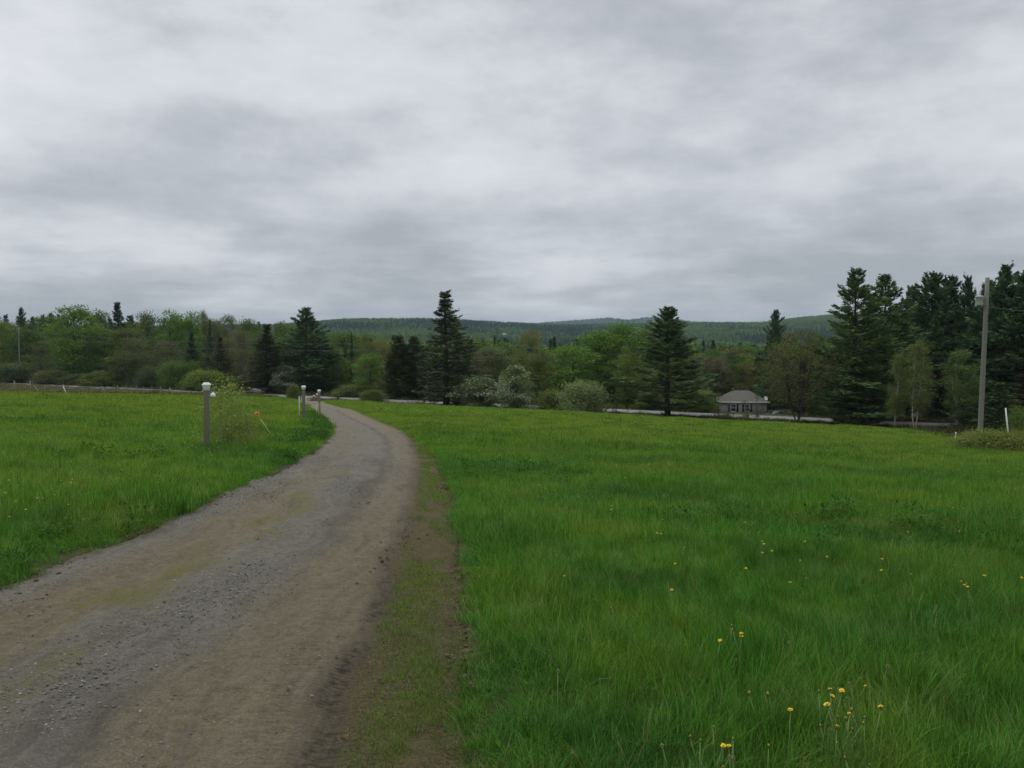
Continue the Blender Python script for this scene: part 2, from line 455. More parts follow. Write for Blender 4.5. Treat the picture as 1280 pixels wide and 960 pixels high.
KIT = {
 'pine': [make_conifer(s, 20, 5.0, z0=.10, whorl=.86, nb=6, taper=.66, el0=-6, el1=50, per=120, clen=.66, cw=.19, flat=.17, fan=.34, irregular=.45) for s in (11, 12, 13, 14)],
 'grove': [make_conifer(s, 21, 5.0, z0=.16, whorl=.80, nb=6, taper=.55, el0=-4, el1=50, per=120, clen=.75, cw=.24, flat=.22, fan=.36, irregular=.5) for s in (15, 16, 17)],
 'spruce': [make_conifer(s, 18, 3.9, z0=.03, whorl=.58, nb=7, taper=.84, el0=-14, el1=40, per=66, clen=.52, cw=.19, flat=.17, fan=.32, irregular=.45, droop=.16, inner=.2) for s in (21, 22, 23)],
 'maple': [make_broadleaf(s, 17, 4.6, .14, 105, 95, .34, 1.0) for s in (31, 32, 33)],
 'poplar': [make_broadleaf(s, 18, 3.2, .16, 80, 80, .30, .85, shape=.55) for s in (41, 42)],
 'olive': [make_broadleaf(s, 16, 4.6, .18, 120, 62, .24, .95, twigs=14, bark=M_BARKG, stems=2) for s in (51, 52)],
 'bare': [make_broadleaf(s, 15, 3.8, .20, 110, 52, .22, .9, twigs=14, bark=M_BARKG, stems=2) for s in (61, 62)],
 'multi': [make_broadleaf(71, 15, 6.2, .24, 190, 46, .20, .95, twigs=26, bark=M_BARK, stems=6, trunk_r=.62)],
 'birch': [make_broadleaf(s, 13, 2.3, .28, 80, 100, .22, .75, shape=.6, twigs=10, bark=M_BIRCH, stems=st, trunk_r=.15, lean=ln, limb_r=.7) for s, st, ln in ((81, 1, .07), (82, 2, .07), (83, 2, .0))],
 'blossom': [make_broadleaf(s, 7, 3.2, .10, 120, 120, .22, .6, bark=M_BARK, lmat=M_BLOSSOM, stems=3, trunk_r=.3, limb_r=2.2) for s in (91, 92)],
 'willow': [make_shrub(s, 5, 3.4, 20, 190, 60, .26, .42, sr=.05) for s in (101, 102)],
 'sapling': [make_broadleaf(s, 6, .8, .2, 30, 14, .16, .3, twigs=10, trunk_r=.07, limb_r=.8) for s in (111, 112)],
 'cedar': [make_conifer(s, 14, 2.6, z0=.04, whorl=.42, nb=7, taper=.5, el0=18, el1=55, per=40, clen=.48, cw=.18, flat=.22, fan=.26, irregular=.35, inner=.3) for s in (121, 122)],
}
def _norm(k):
    tm, cm, H, R = k
    n = len(cm.vertices); co = np.empty(n * 3, np.float32); cm.vertices.foreach_get('co', co); co = co.reshape(-1, 3)
    low = co[co[:, 2] < co[:, 2].max() * .75]
    return tm, cm, float(np.percentile(co[:, 2], 99.9)), float(np.percentile(np.hypot(low[:, 0] - low[:, 0].mean(), low[:, 1] - low[:, 1].mean()), 95))
KIT = {k: [_norm(x) for x in v] for k, v in KIT.items()}
NAMEOF = dict(pine='pine_tree', grove='pine_tree', spruce='spruce_tree', maple='maple_tree', poplar='poplar_tree', olive='budding_tree', bare='bare_tree', multi='budding_tree',
              birch='birch_tree', blossom='apple_tree', willow='willow_shrub', sapling='sapling', cedar='cedar_tree')
C = dict(pine=(.088, .142, .052), pined=(.074, .126, .060), spruce=(.088, .108, .056), spruced=(.056, .088, .048), brownsp=(.090, .100, .048),
         bright=(.118, .212, .038), green=(.098, .160, .042), lime=(.150, .205, .046), olive=(.130, .160, .048), brown=(.130, .138, .058),
         yolive=(.165, .165, .032), grey=(.10, .13, .06), willow=(.20, .26, .11), blossom=(.16, .21, .085), cedar=(.090, .112, .042))

TREE_LM = []
def tree(kind, px, top, wpx, s, color, label, group=None, var=None, xyz=None, rz=None, lm=None, cat=None):
    if xyz is None: X, Y, z = at_s(px, s)
    else: X, Y, z = xyz
    zt = ztop(px, top, Y); Hh = max(1.0, zt - z)
    v = var if var is not None else random.randrange(len(KIT[kind]))
    tm, cm, H, R = KIT[kind][v]
    w = wpx / 1000 * Y * .5
    tall = KIT[kind] and kind in ('willow',)
    o = thing(NAMEOF[kind], label, cat or ('shrub' if tall else 'tree'), (X, Y, z - .05), group=group)
    k = Hh / H
    o.scale = (w / R, w / R, k)
    o.rotation_euler = (0, 0, random.uniform(0, 6.28) if rz is None else rz)
    c = np.array(C[color]) * random.uniform(.9, 1.1) if isinstance(color, str) else np.array(color)
    inst('stems' if tall else 'trunk', tm, o); inst('foliage' if tall else 'crown', cm, o, c)
    if lm: TREE_LM.append((px, lm))
    return o

# ------------------------------------------------------------------ ground sheets
def zone_mat(name):
    m, t = mat(name)
    pos = t.n('ShaderNodeNewGeometry').outputs['Position']
    zone = t.n('ShaderNodeAttribute', {'attribute_name': 'tone'}).outputs['Fac']
    n1 = t.noise(pos, .35, 5, .6); n2 = t.noise(pos, 9., 4, .7)
    g = t.mix(n1, (.034, .044, .014), (.055, .062, .022))
    g = t.mix(t.ramp(n2, [(.45, 0.), (.7, 1.)]), g, (.05, .045, .022))
    fl = t.mix(n1, (.030, .032, .016), (.05, .065, .022))
    c = t.mix(zone, g, fl)
    out(t, bsdf(t, c, .95, .1, 0, bump(t, n2, .03))); return m
M_GROUND = zone_mat('meadow_soil')
def hill_mat():
    m, t = mat('hill_woods_floor')
    pos = t.n('ShaderNodeNewGeometry').outputs['Position']
    n1 = t.noise(pos, .004, 5, .6); n2 = t.noise(pos, .05, 4, .7)
    c = t.mix(t.ramp(n1, [(.4, 0.), (.6, 1.)]), (.018, .036, .016), (.042, .075, .022))
    c = t.mix(t.ramp(n2, [(.4, 0.), (.65, 1.)]), c, (.02, .035, .014))
    out(t, bsdf(t, c, .95, .05, 0, bump(t, n2, 6.))); return m

def build_ground():
    fr = np.radians(np.arange(-47, 47.01, .3)); bk = np.radians(np.arange(50, 311, 3.))
    ang = np.concatenate([fr, bk]); na = len(ang)
    rad = [1.2]
    while rad[-1] < 9200: rad.append(rad[-1] * (1.022 if rad[-1] < 600 else 1.028))
    rad = np.array(rad); nr = len(rad)
    X = rad[:, None] * np.sin(ang)[None]; Y = rad[:, None] * np.cos(ang)[None]
    Z = hfield(X, Y)
    # sunk under the driveway and the road sheets
    ins = (X > dl(Y) + .10) & (X < dr(Y) - .05) & (Y > -12) & (Y < 166)
    Z = np.where(ins, Z - .14, Z)
    Z = np.where(np.abs(road_s(X, Y)) < 4.0, Z - .15, Z)
    s = road_s(X, Y)
    zone = np.where(Y > 0, sstep(-2, 4, Y - field_depth(X / np.maximum(Y, .1))), 0.)
    split = int(np.argmax(rad > 450))
    def sheet(name, i0, i1, m, cap):
        mb = MB()
        v = np.stack([X[i0:i1], Y[i0:i1], Z[i0:i1]], 2).reshape(-1, 3); k = i1 - i0
        idx = np.arange(k * na).reshape(k, na)
        a = idx[:-1]; b = idx[1:]
        q = np.stack([a, b, np.roll(b, -1, 1), np.roll(a, -1, 1)], 2).reshape(-1, 4)[:, ::-1]
        q = q[:, ::-1]
        ts = None
        if cap:
            v = np.vstack([v, [0, 0, hz(0, 0)]]); c = len(v) - 1
            ts = np.array([[c, (j), (j + 1) % na] for j in range(na)])[:, ::-1]
        mb.add(v, q[:, ::-1], ts, np.concatenate([zone[i0:i1].ravel(), [0.]]) if cap else zone[i0:i1].ravel())
        o = mb.obj(name, m, smooth=True); tag(o, kind='structure'); return o
    sheet('meadow_ground', 0, split + 1, M_GROUND, True)
    sheet('hills', split, nr, hill_mat(), False)
build_ground()

# paved road along the foot of the meadow
def build_road():
    m, t = mat('pale_asphalt')
    pos = t.n('ShaderNodeNewGeometry').outputs['Position']
    n1 = t.noise(pos, .5, 5, .6); n2 = t.noise(pos, 40., 3, .7)
    c = t.mix(n1, (.16, .16, .155), (.24, .24, .232)); c = t.mix(t.math('MULTIPLY', n2, .4), c, (.09, .09, .09))
    out(t, bsdf(t, c, .8, .4, 0, bump(t, n2, .004)))
    A = np.array([-110., 204.]); D = np.array([NY, -NX]); N = np.array([NX, NY])
    mb = MB(); L = np.arange(-260, 420, 4.)
    prof = [(-4.1, -.12), (-3.5, .0), (-1.7, .035), (0, .06), (1.7, .035), (3.5, .0), (4.1, -.12)]
    v = np.array([[*(A + D * l + N * s), -9.3 + .02 + z] for l in L for s, z in prof]); k = len(prof)
    q = [[i * k + j, (i + 1) * k + j, (i + 1) * k + j + 1, i * k + j + 1] for i in range(len(L) - 1) for j in range(k - 1)]
    mb.add(v, q); o = mb.obj('road', m, smooth=True); tag(o, kind='structure')
    ml = simple('road_paint', (.45, .36, .08), .6, var=.2)
    for off, mm in ((.12, ml), (-.12, ml)):
        mb = MB()
        v = np.array([[*(A + D * l + N * (off + e)), -9.3 + .02 + .06 + .004] for l in L for e in (-.05, .05)])
        q = [[i * 2, (i + 1) * 2, (i + 1) * 2 + 1, i * 2 + 1] for i in range(len(L) - 1)]
        mb.add(v, q); o = mb.obj('road_marking', mm); tag(o, kind='structure')
build_road()

# gravel driveway
def drive_mat():
    m, t = mat('gravel_and_dirt')
    at = t.n('ShaderNodeAttribute', {'attribute_name': 'lane'})
    sp = t.n('ShaderNodeSeparateXYZ', Vector=at.outputs['Vector'])
    u, w, y = sp.outputs           # metres from left edge, metres from right edge of the gravel (strip negative), along
    pos = t.n('ShaderNodeNewGeometry').outputs['Position']
    st = t.n('ShaderNodeMapping', Vector=pos, Rotation=(0, 0, .06), Scale=(1, .22, 1)).outputs[0]
    nl = t.noise(st, 1.6, 5, .6); nm = t.noise(st, 5.5, 6, .65); nf = t.noise(pos, 55., 4, .75); nff = t.noise(pos, 170., 3, .7)
    ud = t.math('ADD', u, t.math('MULTIPLY', t.math('SUBTRACT', nl, .5), .9))
    grey = t.mix(nm, (.118, .109, .083), (.240, .224, .176))
    brown = t.mix(nm, (.125, .104, .062), (.238, .204, .132))
    g = t.math('MAXIMUM', t.band(ud, -.3, .52, .18), t.band(ud, 1.35, 2.15, .22))
    # further on the middle of the track is all grey gravel
    farg = t.math('MULTIPLY', t.n('ShaderNodeMapRange', {'interpolation_type': 'SMOOTHSTEP'}, i0=y, i1=9., i2=20., i3=0., i4=.8).outputs[0], t.band(ud, .7, 2.5, .4))
    g = t.math('MAXIMUM', g, farg)
    c = t.mix(g, brown, grey)
    # loose stones: pale and dark specks
    vor = t.n('ShaderNodeTexVoronoi', {'feature': 'F1'}, Vector=pos, Scale=62.)
    cell = t.n('ShaderNodeSeparateColor', Color=vor.outputs['Color']).outputs[0]
    stone = t.math('MULTIPLY', t.math('LESS_THAN', vor.outputs['Distance'], .42), t.math('GREATER_THAN', cell, t.math('SUBTRACT', .965, t.math('MULTIPLY', g, .33))))
    c = t.mix(t.math('MULTIPLY', stone, .75), c, t.mix(cell, (.10, .10, .09), (.27, .26, .23)))
    c = t.mix(t.ramp(nf, [(.36, .75), (.52, 0.)]), c, t.mix(.5, c, (.055, .045, .034)))
    c = t.mix(t.ramp(nff, [(.58, 0.), (.75, .5)]), c, (.33, .31, .28))
    mott = t.noise(pos, 14., 5, .7); grain = t.noise(pos, 95., 3, .8)
    gm = t.math('MULTIPLY', t.math('ADD', .35, t.math('MULTIPLY', mott, 1.3)), t.math('ADD', .15, t.math('MULTIPLY', grain, 1.7)))
    c = t.mix(1., c, t.n('ShaderNodeCombineXYZ', i0=gm, i1=gm, i2=gm).outputs[0], 'MULTIPLY')
    lane = t.n('ShaderNodeCombineXYZ', i0=t.math('MULTIPLY', t.math('ADD', u, t.math('MULTIPLY', nf, .05)), 7.), i1=t.math('MULTIPLY', y, .32), i2=.3).outputs[0]
    sk = t.noise(lane, 1., 4, .6); sk2 = t.noise(lane, 3.1, 3, .6)
    brk = t.ramp(t.noise(pos, .9, 5, .65), [(.38, 0.), (.62, 1.)])
    c = t.mix(t.math('MULTIPLY', t.math('MULTIPLY', t.ramp(sk, [(.50, 0.), (.68, .6)]), brk), t.math('ADD', .3, grain)), c, (.066, .058, .043))           # dark wheel streaks
    c = t.mix(t.math('MULTIPLY', t.ramp(sk2, [(.54, 0.), (.72, .5)]), t.math('ADD', .2, mott)), c, (.225, .208, .168))            # washed pale streaks
    wl = t.math('ADD', u, t.math('MULTIPLY', t.math('SUBTRACT', nm, .5), .35))
    c = t.mix(t.math('MULTIPLY', t.math('MULTIPLY', t.band(wl, 1.98, 2.22, .14), t.n('ShaderNodeMapRange', i0=y, i1=7., i2=10., i3=0., i4=.45).outputs[0]), t.ramp(mott, [(.35, .2), (.6, 1.)])), c, (.048, .042, .032))
    # earth and dead grass along the left edge
    le = t.math('ADD', u, t.math('MULTIPLY', t.math('SUBTRACT', t.noise(pos, 2.2, 6, .7), .5), .9))
    c = t.mix(t.n('ShaderNodeMapRange', {'interpolation_type': 'SMOOTHSTEP'}, i0=le, i1=.04, i2=.22, i3=.9, i4=0.).outputs[0], c, t.mix(mott, (.05, .040, .022), (.16, .13, .07)))
    # damp dark stains in the wheel line
    damp = t.math('MULTIPLY', t.band(ud, 1.55, 2.35, .3), t.ramp(t.noise(st, 2.3, 4, .6), [(.58, 0.), (.74, .4)]))
    c = t.mix(t.math('MULTIPLY', damp, t.math('ADD', .35, grain)), c, (.070, .064, .052))
    # yellow-green moss along the crown of the track
    moss = t.math('MULTIPLY', t.band(u, .75, 1.55, .25), t.ramp(t.noise(t.n('ShaderNodeMapping', Vector=pos, Location=(3.1, 1.7, 0), Scale=(1, .45, 1)).outputs[0], 1.5, 5, .65), [(.50, 0.), (.60, .85)]))
    moss = t.math('MULTIPLY', moss, t.n('ShaderNodeMapRange', i0=y, i1=12., i2=18., i3=1., i4=0.).outputs[0])
    c = t.mix(t.math('MULTIPLY', moss, t.ramp(mott, [(.36, .1), (.56, 1.)])), c, t.mix(nf, (.075, .075, .018), (.22, .21, .045)))
    # dirt strip at the right edge
    sd = t.math('ADD', w, t.math('MULTIPLY', t.math('SUBTRACT', nl, .5), .35))
    strip = t.n('ShaderNodeMapRange', {'interpolation_type': 'SMOOTHSTEP'}, i0=sd, i1=.12, i2=-.10, i3=0., i4=1.).outputs[0]
    soil = t.mix(mott, (.050, .039, .019), (.205, .160, .080))
    soil = t.mix(t.ramp(nf, [(.40, .8), (.55, 0.)]), soil, (.03, .024, .016))
    soil = t.mix(t.math('MULTIPLY', t.band(sd, -.52, -.10, .12), t.ramp(t.noise(pos, 3., 6, .7), [(.40, 0.), (.64, .55)])), soil, t.mix(t.math('MULTIPLY', mott, grain), (.055, .060, .016), (.24, .28, .065)))
    c = t.mix(strip, c, soil)
    # dark churned rut where the strip meets the gravel (near the viewer)
    rut = t.math('MULTIPLY', t.band(sd, -.02, .16, .07), t.n('ShaderNodeMapRange', i0=y, i1=5., i2=14., i3=.95, i4=.45).outputs[0])
    c = t.mix(t.math('MULTIPLY', rut, t.math('MULTIPLY', t.ramp(nm, [(.28, .0), (.52, 1.)]), t.ramp(mott, [(.35, .1), (.6, 1.)]))), c, (.035, .027, .018))
    wave = t.n('ShaderNodeTexWave', {'bands_direction': 'Y'}, Vector=pos, Scale=7., Distortion=3.5, Detail=2., Detail_Scale=2.)
    tread = t.math('MULTIPLY', wave.outputs['Fac'], t.math('ADD', t.math('MULTIPLY', strip, .5), t.band(sd, -.05, .5, .15)))
    h = t.math('ADD', t.math('MULTIPLY', nf, 1.0), t.math('ADD', t.math('MULTIPLY', nm, 1.2), t.math('MULTIPLY', tread, .35)))
    h = t.math('ADD', h, t.math('MULTIPLY', stone, .5))
    out(t, bsdf(t, c, .92, .15, 0, bump(t, h, .035, 1.))); return m

def drive_z(X, Y, ul, wr):
    """height of the drive surface; ul metres from the left edge, wr from the gravel's right edge"""
    base = hfield(X, Y) + .01
    rut = -.035 * np.exp(-((ul - .85) / .28) ** 2) - .035 * np.exp(-((ul - 2.35) / .28) ** 2) + .02 * np.exp(-((ul - 1.55) / .35) ** 2)
    rr = -.05 * np.exp(-((wr - .05) / .11) ** 2) * np.interp(Y, [0, 14, 24], [1, .5, 0])
    rr2 = -.03 * np.exp(-((wr + .55) / .12) ** 2) * np.interp(Y, [0, 25, 40], [1, .6, 0])
    nz = (fbm(X * 2.2, Y * .9, 41, 3) - .5) * .06 + (fbm(X * 9, Y * 6, 42, 3) - .5) * .045
    return base + rut + rr + rr2 + nz

def build_drive():
    ys = [-6.]
    while ys[-1] < 164.5: ys.append(ys[-1] + max(.035, .008 * abs(ys[-1])))
    ys = np.array(ys); nu = 96
    uu = np.linspace(0, 1, nu)
    L = dl(ys) + (fbm(ys * .9, ys * 0, 51, 3) - .5) * .35; R = dr(ys) + (fbm(ys * 1.1, ys * 0, 52, 3) - .5) * .22
    X = L[:, None] + (R - L)[:, None] * uu[None]; Y = np.repeat(ys[:, None], nu, 1)
    ul = X - L[:, None]; wr = (R - strip_w(ys))[:, None] - X
    Z = drive_z(X, Y, ul, wr)
    # shoulders dip under the turf
    ed = np.minimum(ul, (R[:, None] - X))
    Z = Z - .07 * (1 - sstep(0, .07, ed))
    mb = MB(); k = len(ys)
    idx = np.arange(k * nu).reshape(k, nu)
    q = np.stack([idx[:-1, :-1], idx[:-1, 1:], idx[1:, 1:], idx[1:, :-1]], 2).reshape(-1, 4)
    mb.add(np.stack([X, Y, Z], 2).reshape(-1, 3), q)
    o = mb.obj('gravel_driveway', drive_mat(), smooth=True)
    a = o.data.attributes.new('lane', 'FLOAT_VECTOR', 'POINT')
    a.data.foreach_set('vector', np.stack([ul, wr, Y], 2).astype(np.float32).ravel())
    tag(o, kind='structure')
build_drive()

# ------------------------------------------------------------------ scattering of uncountable stuff
def scatter(name, pts, rot, scl, pid, protos):
    me = bpy.data.meshes.new(name); n = len(pts)
    me.vertices.add(n); me.vertices.foreach_set('co', np.asarray(pts, np.float32).ravel())
    scl = np.asarray(scl, np.float32)
    if scl.ndim == 1: scl = np.repeat(scl[:, None], 3, 1)
    for nm, ty, key, val in (('rot', 'FLOAT_VECTOR', 'vector', np.asarray(rot, np.float32)), ('scl', 'FLOAT_VECTOR', 'vector', scl), ('pid', 'INT', 'value', np.asarray(pid, np.int32))):
        a = me.attributes.new(nm, ty, 'POINT'); a.data.foreach_set(key, val.ravel())
    o = bpy.data.objects.new(name, me); COL.objects.link(o)
    col = bpy.data.collections.new(name + '_kinds')
    for i, p in enumerate(protos):
        p.name = f'{name}_kind_{i:02d}'; col.objects.link(p)
        for mm in p.data.materials:
            if mm and mm.name not in [x.name for x in me.materials if x]: me.materials.append(mm)
    ng = bpy.data.node_groups.new(name, 'GeometryNodeTree')
    ng.interface.new_socket('Geometry', in_out='INPUT', socket_type='NodeSocketGeometry')
    ng.interface.new_socket('Geometry', in_out='OUTPUT', socket_type='NodeSocketGeometry')
    N = ng.nodes; Lk = ng.links
    gi, go = N.new('NodeGroupInput'), N.new('NodeGroupOutput')
    ip = N.new('GeometryNodeInstanceOnPoints'); ci = N.new('GeometryNodeCollectionInfo')
    ci.inputs['Collection'].default_value = col; ci.inputs['Separate Children'].default_value = True; ci.inputs['Reset Children'].default_value = True
    def na(nm, ty):
        x = N.new('GeometryNodeInputNamedAttribute'); x.data_type = ty; x.inputs['Name'].default_value = nm; return x.outputs['Attribute']
    e2r = N.new('FunctionNodeEulerToRotation')
    Lk.new(na('rot', 'FLOAT_VECTOR'), e2r.inputs[0])
    Lk.new(gi.outputs[0], ip.inputs['Points']); Lk.new(ci.outputs[0], ip.inputs['Instance'])
    ip.inputs['Pick Instance'].default_value = True
    Lk.new(na('pid', 'INT'), ip.inputs['Instance Index']); Lk.new(e2r.outputs[0], ip.inputs['Rotation']); Lk.new(na('scl', 'FLOAT_VECTOR'), ip.inputs['Scale'])
    Lk.new(ip.outputs[0], go.inputs[0])
    md = o.modifiers.new('scatter', 'NODES'); md.node_group = ng
    return o
def proto(me): return bpy.data.objects.new('kind', me)

def grass_mat(name, c0, c1, c2, dry=.0, far=None):
    """c0 deep, c1 mid, c2 yellow-green; patches by place in the meadow, each blade a little different"""
    m, t = mat(name)
    tone = t.n('ShaderNodeAttribute', {'attribute_name': 'tone'}).outputs['Fac']
    pos = t.n('ShaderNodeNewGeometry').outputs['Position']
    oi = t.n('ShaderNodeObjectInfo').outputs['Random']
    p1 = t.noise(pos, .16, 4, .6); p2 = t.noise(pos, .9, 3, .6)
    c = t.mix(t.ramp(p1, [(.38, 0.), (.62, 1.)]), c0, c1)
    y = t.n('ShaderNodeSeparateXYZ', Vector=pos).outputs
    yf = t.n('ShaderNodeMapRange', {'interpolation_type': 'SMOOTHSTEP'}, i0=y[1], i1=9., i2=55., i3=0., i4=.95).outputs[0]
    lf = t.n('ShaderNodeMapRange', {'interpolation_type': 'SMOOTHSTEP'}, i0=y[0], i1=-3., i2=-9., i3=0., i4=.45).outputs[0]
    c = t.mix(t.math('MAXIMUM', yf, lf), c, c2)
    c = t.mix(t.ramp(p2, [(.52, 0.), (.75, .55)]), c, c2)
    p3 = t.noise(pos, .38, 5, .65); p4 = t.noise(pos, .27, 4, .6)
    c = t.mix(t.ramp(p3, [(.47, 0.), (.62, .70)]), c, t.mix(.5, c0, (.036, .100, .030)))       # bluish lusher patches
    c = t.mix(t.ramp(p4, [(.50, 0.), (.68, .36)]), c, tuple(k * q for k, q in zip(c2, (1.30, .98, 1.15))))   # seeding, browner patches
    hs = t.n('ShaderNodeHueSaturation', Hue=t.math('ADD', .512, t.math('MULTIPLY', oi, -.024)), Saturation=.96, Value=t.math('ADD', .45, t.math('MULTIPLY', t.math('POWER', tone, 1.6), 1.35)), Color=c)
    c = hs.outputs[0]
    c = t.mix(t.math('MULTIPLY', t.math('GREATER_THAN', tone, .88), .5), c, (.15, .34, .09))  # highlights on the grass, put into the colour of the palest blades
    if dry: c = t.mix(t.math('MULTIPLY', t.math('GREATER_THAN', tone, 1 - dry), .8), c, (.30, .26, .13))
    d = bsdf(t, c, .7, .07)
    tr = t.n('ShaderNodeBsdfTranslucent', Color=t.mix(1., c, (1.2, 1.25, .7), 'MULTIPLY'))
    out(t, t.n('ShaderNodeMixShader', Fac=.42, i1=d, i2=tr)); return m
G0, G1, G2 = (.052, .174, .017), (.096, .244, .020), (.186, .290, .027)
M_GRASS = grass_mat('meadow_grass', G0, G1, G2, dry=.012)
M_ROUGH = grass_mat('rough_grass', (.045, .055, .020), (.070, .075, .028), (.085, .085, .035), dry=.15)

def tuft(seed, n, rad, hmin, hmax, w, bend=.7, m=None, lean=(0, 0), seg=3, nsub=0):
    rs = np.random.default_rng(seed); mb = MB()
    r = rad * np.sqrt(rs.uniform(0, 1, n)); th = rs.uniform(0, 6.283, n)
    b = np.stack([r * np.cos(th), r * np.sin(th), np.full(n, -.03)], 1)
    h = rs.uniform(hmin, hmax, n) * (1 - (.25 if not nsub else .12) * (r / rad) ** 2)
    la = rs.uniform(0, 6.283, n); d = np.stack([np.cos(la), np.sin(la), 0 * la], 1) + np.array([lean[0], lean[1], 0])
    bd = bend * rs.uniform(.25, 1.3, n); toff = np.zeros(n)
    if nsub:        # the patch is made of smaller clumps, each leaning its own way
        rr = rad * np.sqrt(rs.uniform(0, 1, nsub)); tt = rs.uniform(0, 6.283, nsub); cx, cyy = rr * np.cos(tt), rr * np.sin(tt)
        k = np.argmin((b[:, 0:1] - cx) ** 2 + (b[:, 1:2] - cyy) ** 2, axis=1)
        gl = rs.uniform(0, 6.283); sl = gl + rs.normal(0, .9, nsub); sm = rs.uniform(.1, 1.3, nsub)
        d = d * .75 + np.stack([np.cos(sl[k]) * sm[k], np.sin(sl[k]) * sm[k], 0 * la], 1)
        d = d / np.maximum(np.linalg.norm(d, axis=1), .6)[:, None]
        h = h * rs.uniform(.62, 1.25, nsub)[k]; bd = bd * rs.uniform(.6, 1.35, nsub)[k]; toff = rs.uniform(-.22, .22, nsub)[k]
    side = unit(np.cross(d, np.array([0, 0, 1.])) + rs.normal(0, .4, (n, 3)) * np.array([1, 1, .2]))
    W = w * rs.uniform(.6, 1.3, n)
    tone = np.clip(rs.uniform(0, 1, n) + toff, 0, 1)
    vs = []
    for k, u in enumerate(np.linspace(0, 1, seg + 1)):
        c = b + np.array([0, 0, 1.]) * (h * (u - .32 * bd * u * u))[:, None] + d * (h * bd * .75 * u ** 1.8)[:, None]
        ww = W * (1 - u ** 1.6) * (.75 + .25 * min(1, u * 4))
        if k < seg: vs += [c - side * ww[:, None] * .5, c + side * ww[:, None] * .5]
        else: vs += [c]
    V = np.stack(vs, 1); nv = V.shape[1]
    o = np.arange(n)[:, None] * nv
    q = np.concatenate([o + np.array([[2 * k, 2 * k + 1, 2 * k + 3, 2 * k + 2]]) for k in range(seg - 1)], 0)
    t3 = o + np.array([[2 * seg - 2, 2 * seg - 1, 2 * seg]])
    mb.add(V.reshape(-1, 3), q, t3, np.repeat(tone, nv))
    return mb.mesh('tuft', m)

def off_drive(X, Y, ml=.0, mr=.0):
    return (X < dl(Y) + ml) | (X > dr(Y) - mr) | (Y > 166)

def sample_band(y0, y1, dens, xm=.72, pad=3.0, seed=0):
    """random points between depth y0 and y1, across the view plus a margin"""
    rs = np.random.default_rng(seed)
    st = 1 / math.sqrt(dens * .866); W = xm * y1 + pad
    gy, gx = np.meshgrid(np.arange(y0, y1, st * .866), np.arange(-W, W, st), indexing='ij')      # jittered hexagons: no bald gaps
    gx = gx + (np.arange(gy.shape[0]) % 2)[:, None] * st * .5
    Y = gy.ravel() + rs.uniform(-.33, .33, gy.size) * st; X = gx.ravel() + rs.uniform(-.33, .33, gx.size) * st
    k = np.abs(X) < xm * np.abs(Y) + pad
    return X[k], Y[k]

def wind(X, Y):
    a = fbm(X / 2.2, Y / 2.2, 61, 3); b = fbm(X / 2.2, Y / 2.2, 67, 3)
    return (a - .5) * 1.9, (b - .5) * 1.9

def grass_layer(name, label, y0, y1, dens, protos, hs=1.0, seed=0, tilt=1.0, edge=-.35, near=None, away=0.):
    X, Y = sample_band(y0, y1, dens, seed=seed)
    ok = off_drive(X, Y, -edge, -edge) & (Y < field_depth(X / np.maximum(Y, .1)) + RS.normal(0, 1.5, len(X)))
    # uneven edge against the gravel
    jag = (fbm(X * 1.5, Y * 1.5, 71, 3) - .5) * .35 + (fbm(X * 7, Y * 7, 72, 2) - .5) * .45 * (near is not None)
    ok &= off_drive(X, Y, jag * .8 - .03, jag * .8 - .03)
    if near is not None: ok &= ~off_drive(X, Y, -near, -near)
    if away: ok &= off_drive(X, Y, -away, -away)
    X, Y = X[ok], Y[ok]; n = len(X)
    rs = np.random.default_rng(seed + 1)
    wx, wy = wind(X, Y)
    patch = fbm(X / 1.6, Y / 1.6, 73, 3); big = fbm(X / 7, Y / 7, 79, 2)
    sc = hs * (.25 + 1.35 * patch + .35 * (big - .5)) * rs.uniform(.8, 1.2, n)
    # shorter right beside the track
    dd = np.minimum(np.abs(X - dl(Y)), np.abs(X - dr(Y))); sc = np.maximum(sc, .62) * (.78 + .22 * sstep(.0, .5, dd))
    rot = np.stack([wy * -.8 * tilt + rs.normal(0, .14, n), wx * .8 * tilt + rs.normal(0, .12, n), rs.uniform(0, 6.283, n)], 1)
    # wind tilt has to act in world axes, so keep the spin inside the tilt: Euler XYZ applies X, Y, then Z; use small spin for tilted look
    rot[:, 2] = rs.normal(0, .9, n) if tilt > .5 else rs.uniform(0, 6.283, n)
    if tilt < .5: rot[:, :2] = rs.normal(0, .02, (n, 2)) + np.array([-.068, .043])
    P = np.stack([X, Y, hfield(X, Y)], 1)
    o = scatter(name, P, rot, np.stack([sc * .25 + .75, sc * .25 + .75, sc], 1), rs.integers(0, len(protos), n), protos)
    tag(o, label, 'grass', kind='stuff'); return o

def tufts(base, k, *a, **kw): return [proto(tuft(base + i, *a, **kw)) for i in range(k)]
grass_layer('meadow_grass', 'long fine green grass in the foreground beside the gravel track', .6, 9.5, 8.5, tufts(200, 7, 950, .30, .13, .34, .0042, .9, M_GRASS, nsub=16), seed=1, tilt=.1, away=.28)
grass_layer('meadow_grass', 'green meadow grass a few steps into the field', 9.5, 26, 4.2, tufts(220, 6, 850, .55, .13, .33, .0075, .9, M_GRASS, nsub=22), seed=2, tilt=.1, away=.45)
grass_layer('meadow_grass', 'yellowish green meadow grass in the middle of the field', 26, 62, 1.5, tufts(240, 5, 800, .95, .14, .33, .016, .8, M_GRASS, nsub=26), seed=3, tilt=.1, away=.8)
grass_layer('meadow_grass', 'far meadow grass up to the tree line', 62, 142, .52, tufts(260, 5, 800, 1.6, .14, .33, .032, .75, M_GRASS, nsub=30), seed=4, tilt=.1, away=1.3)
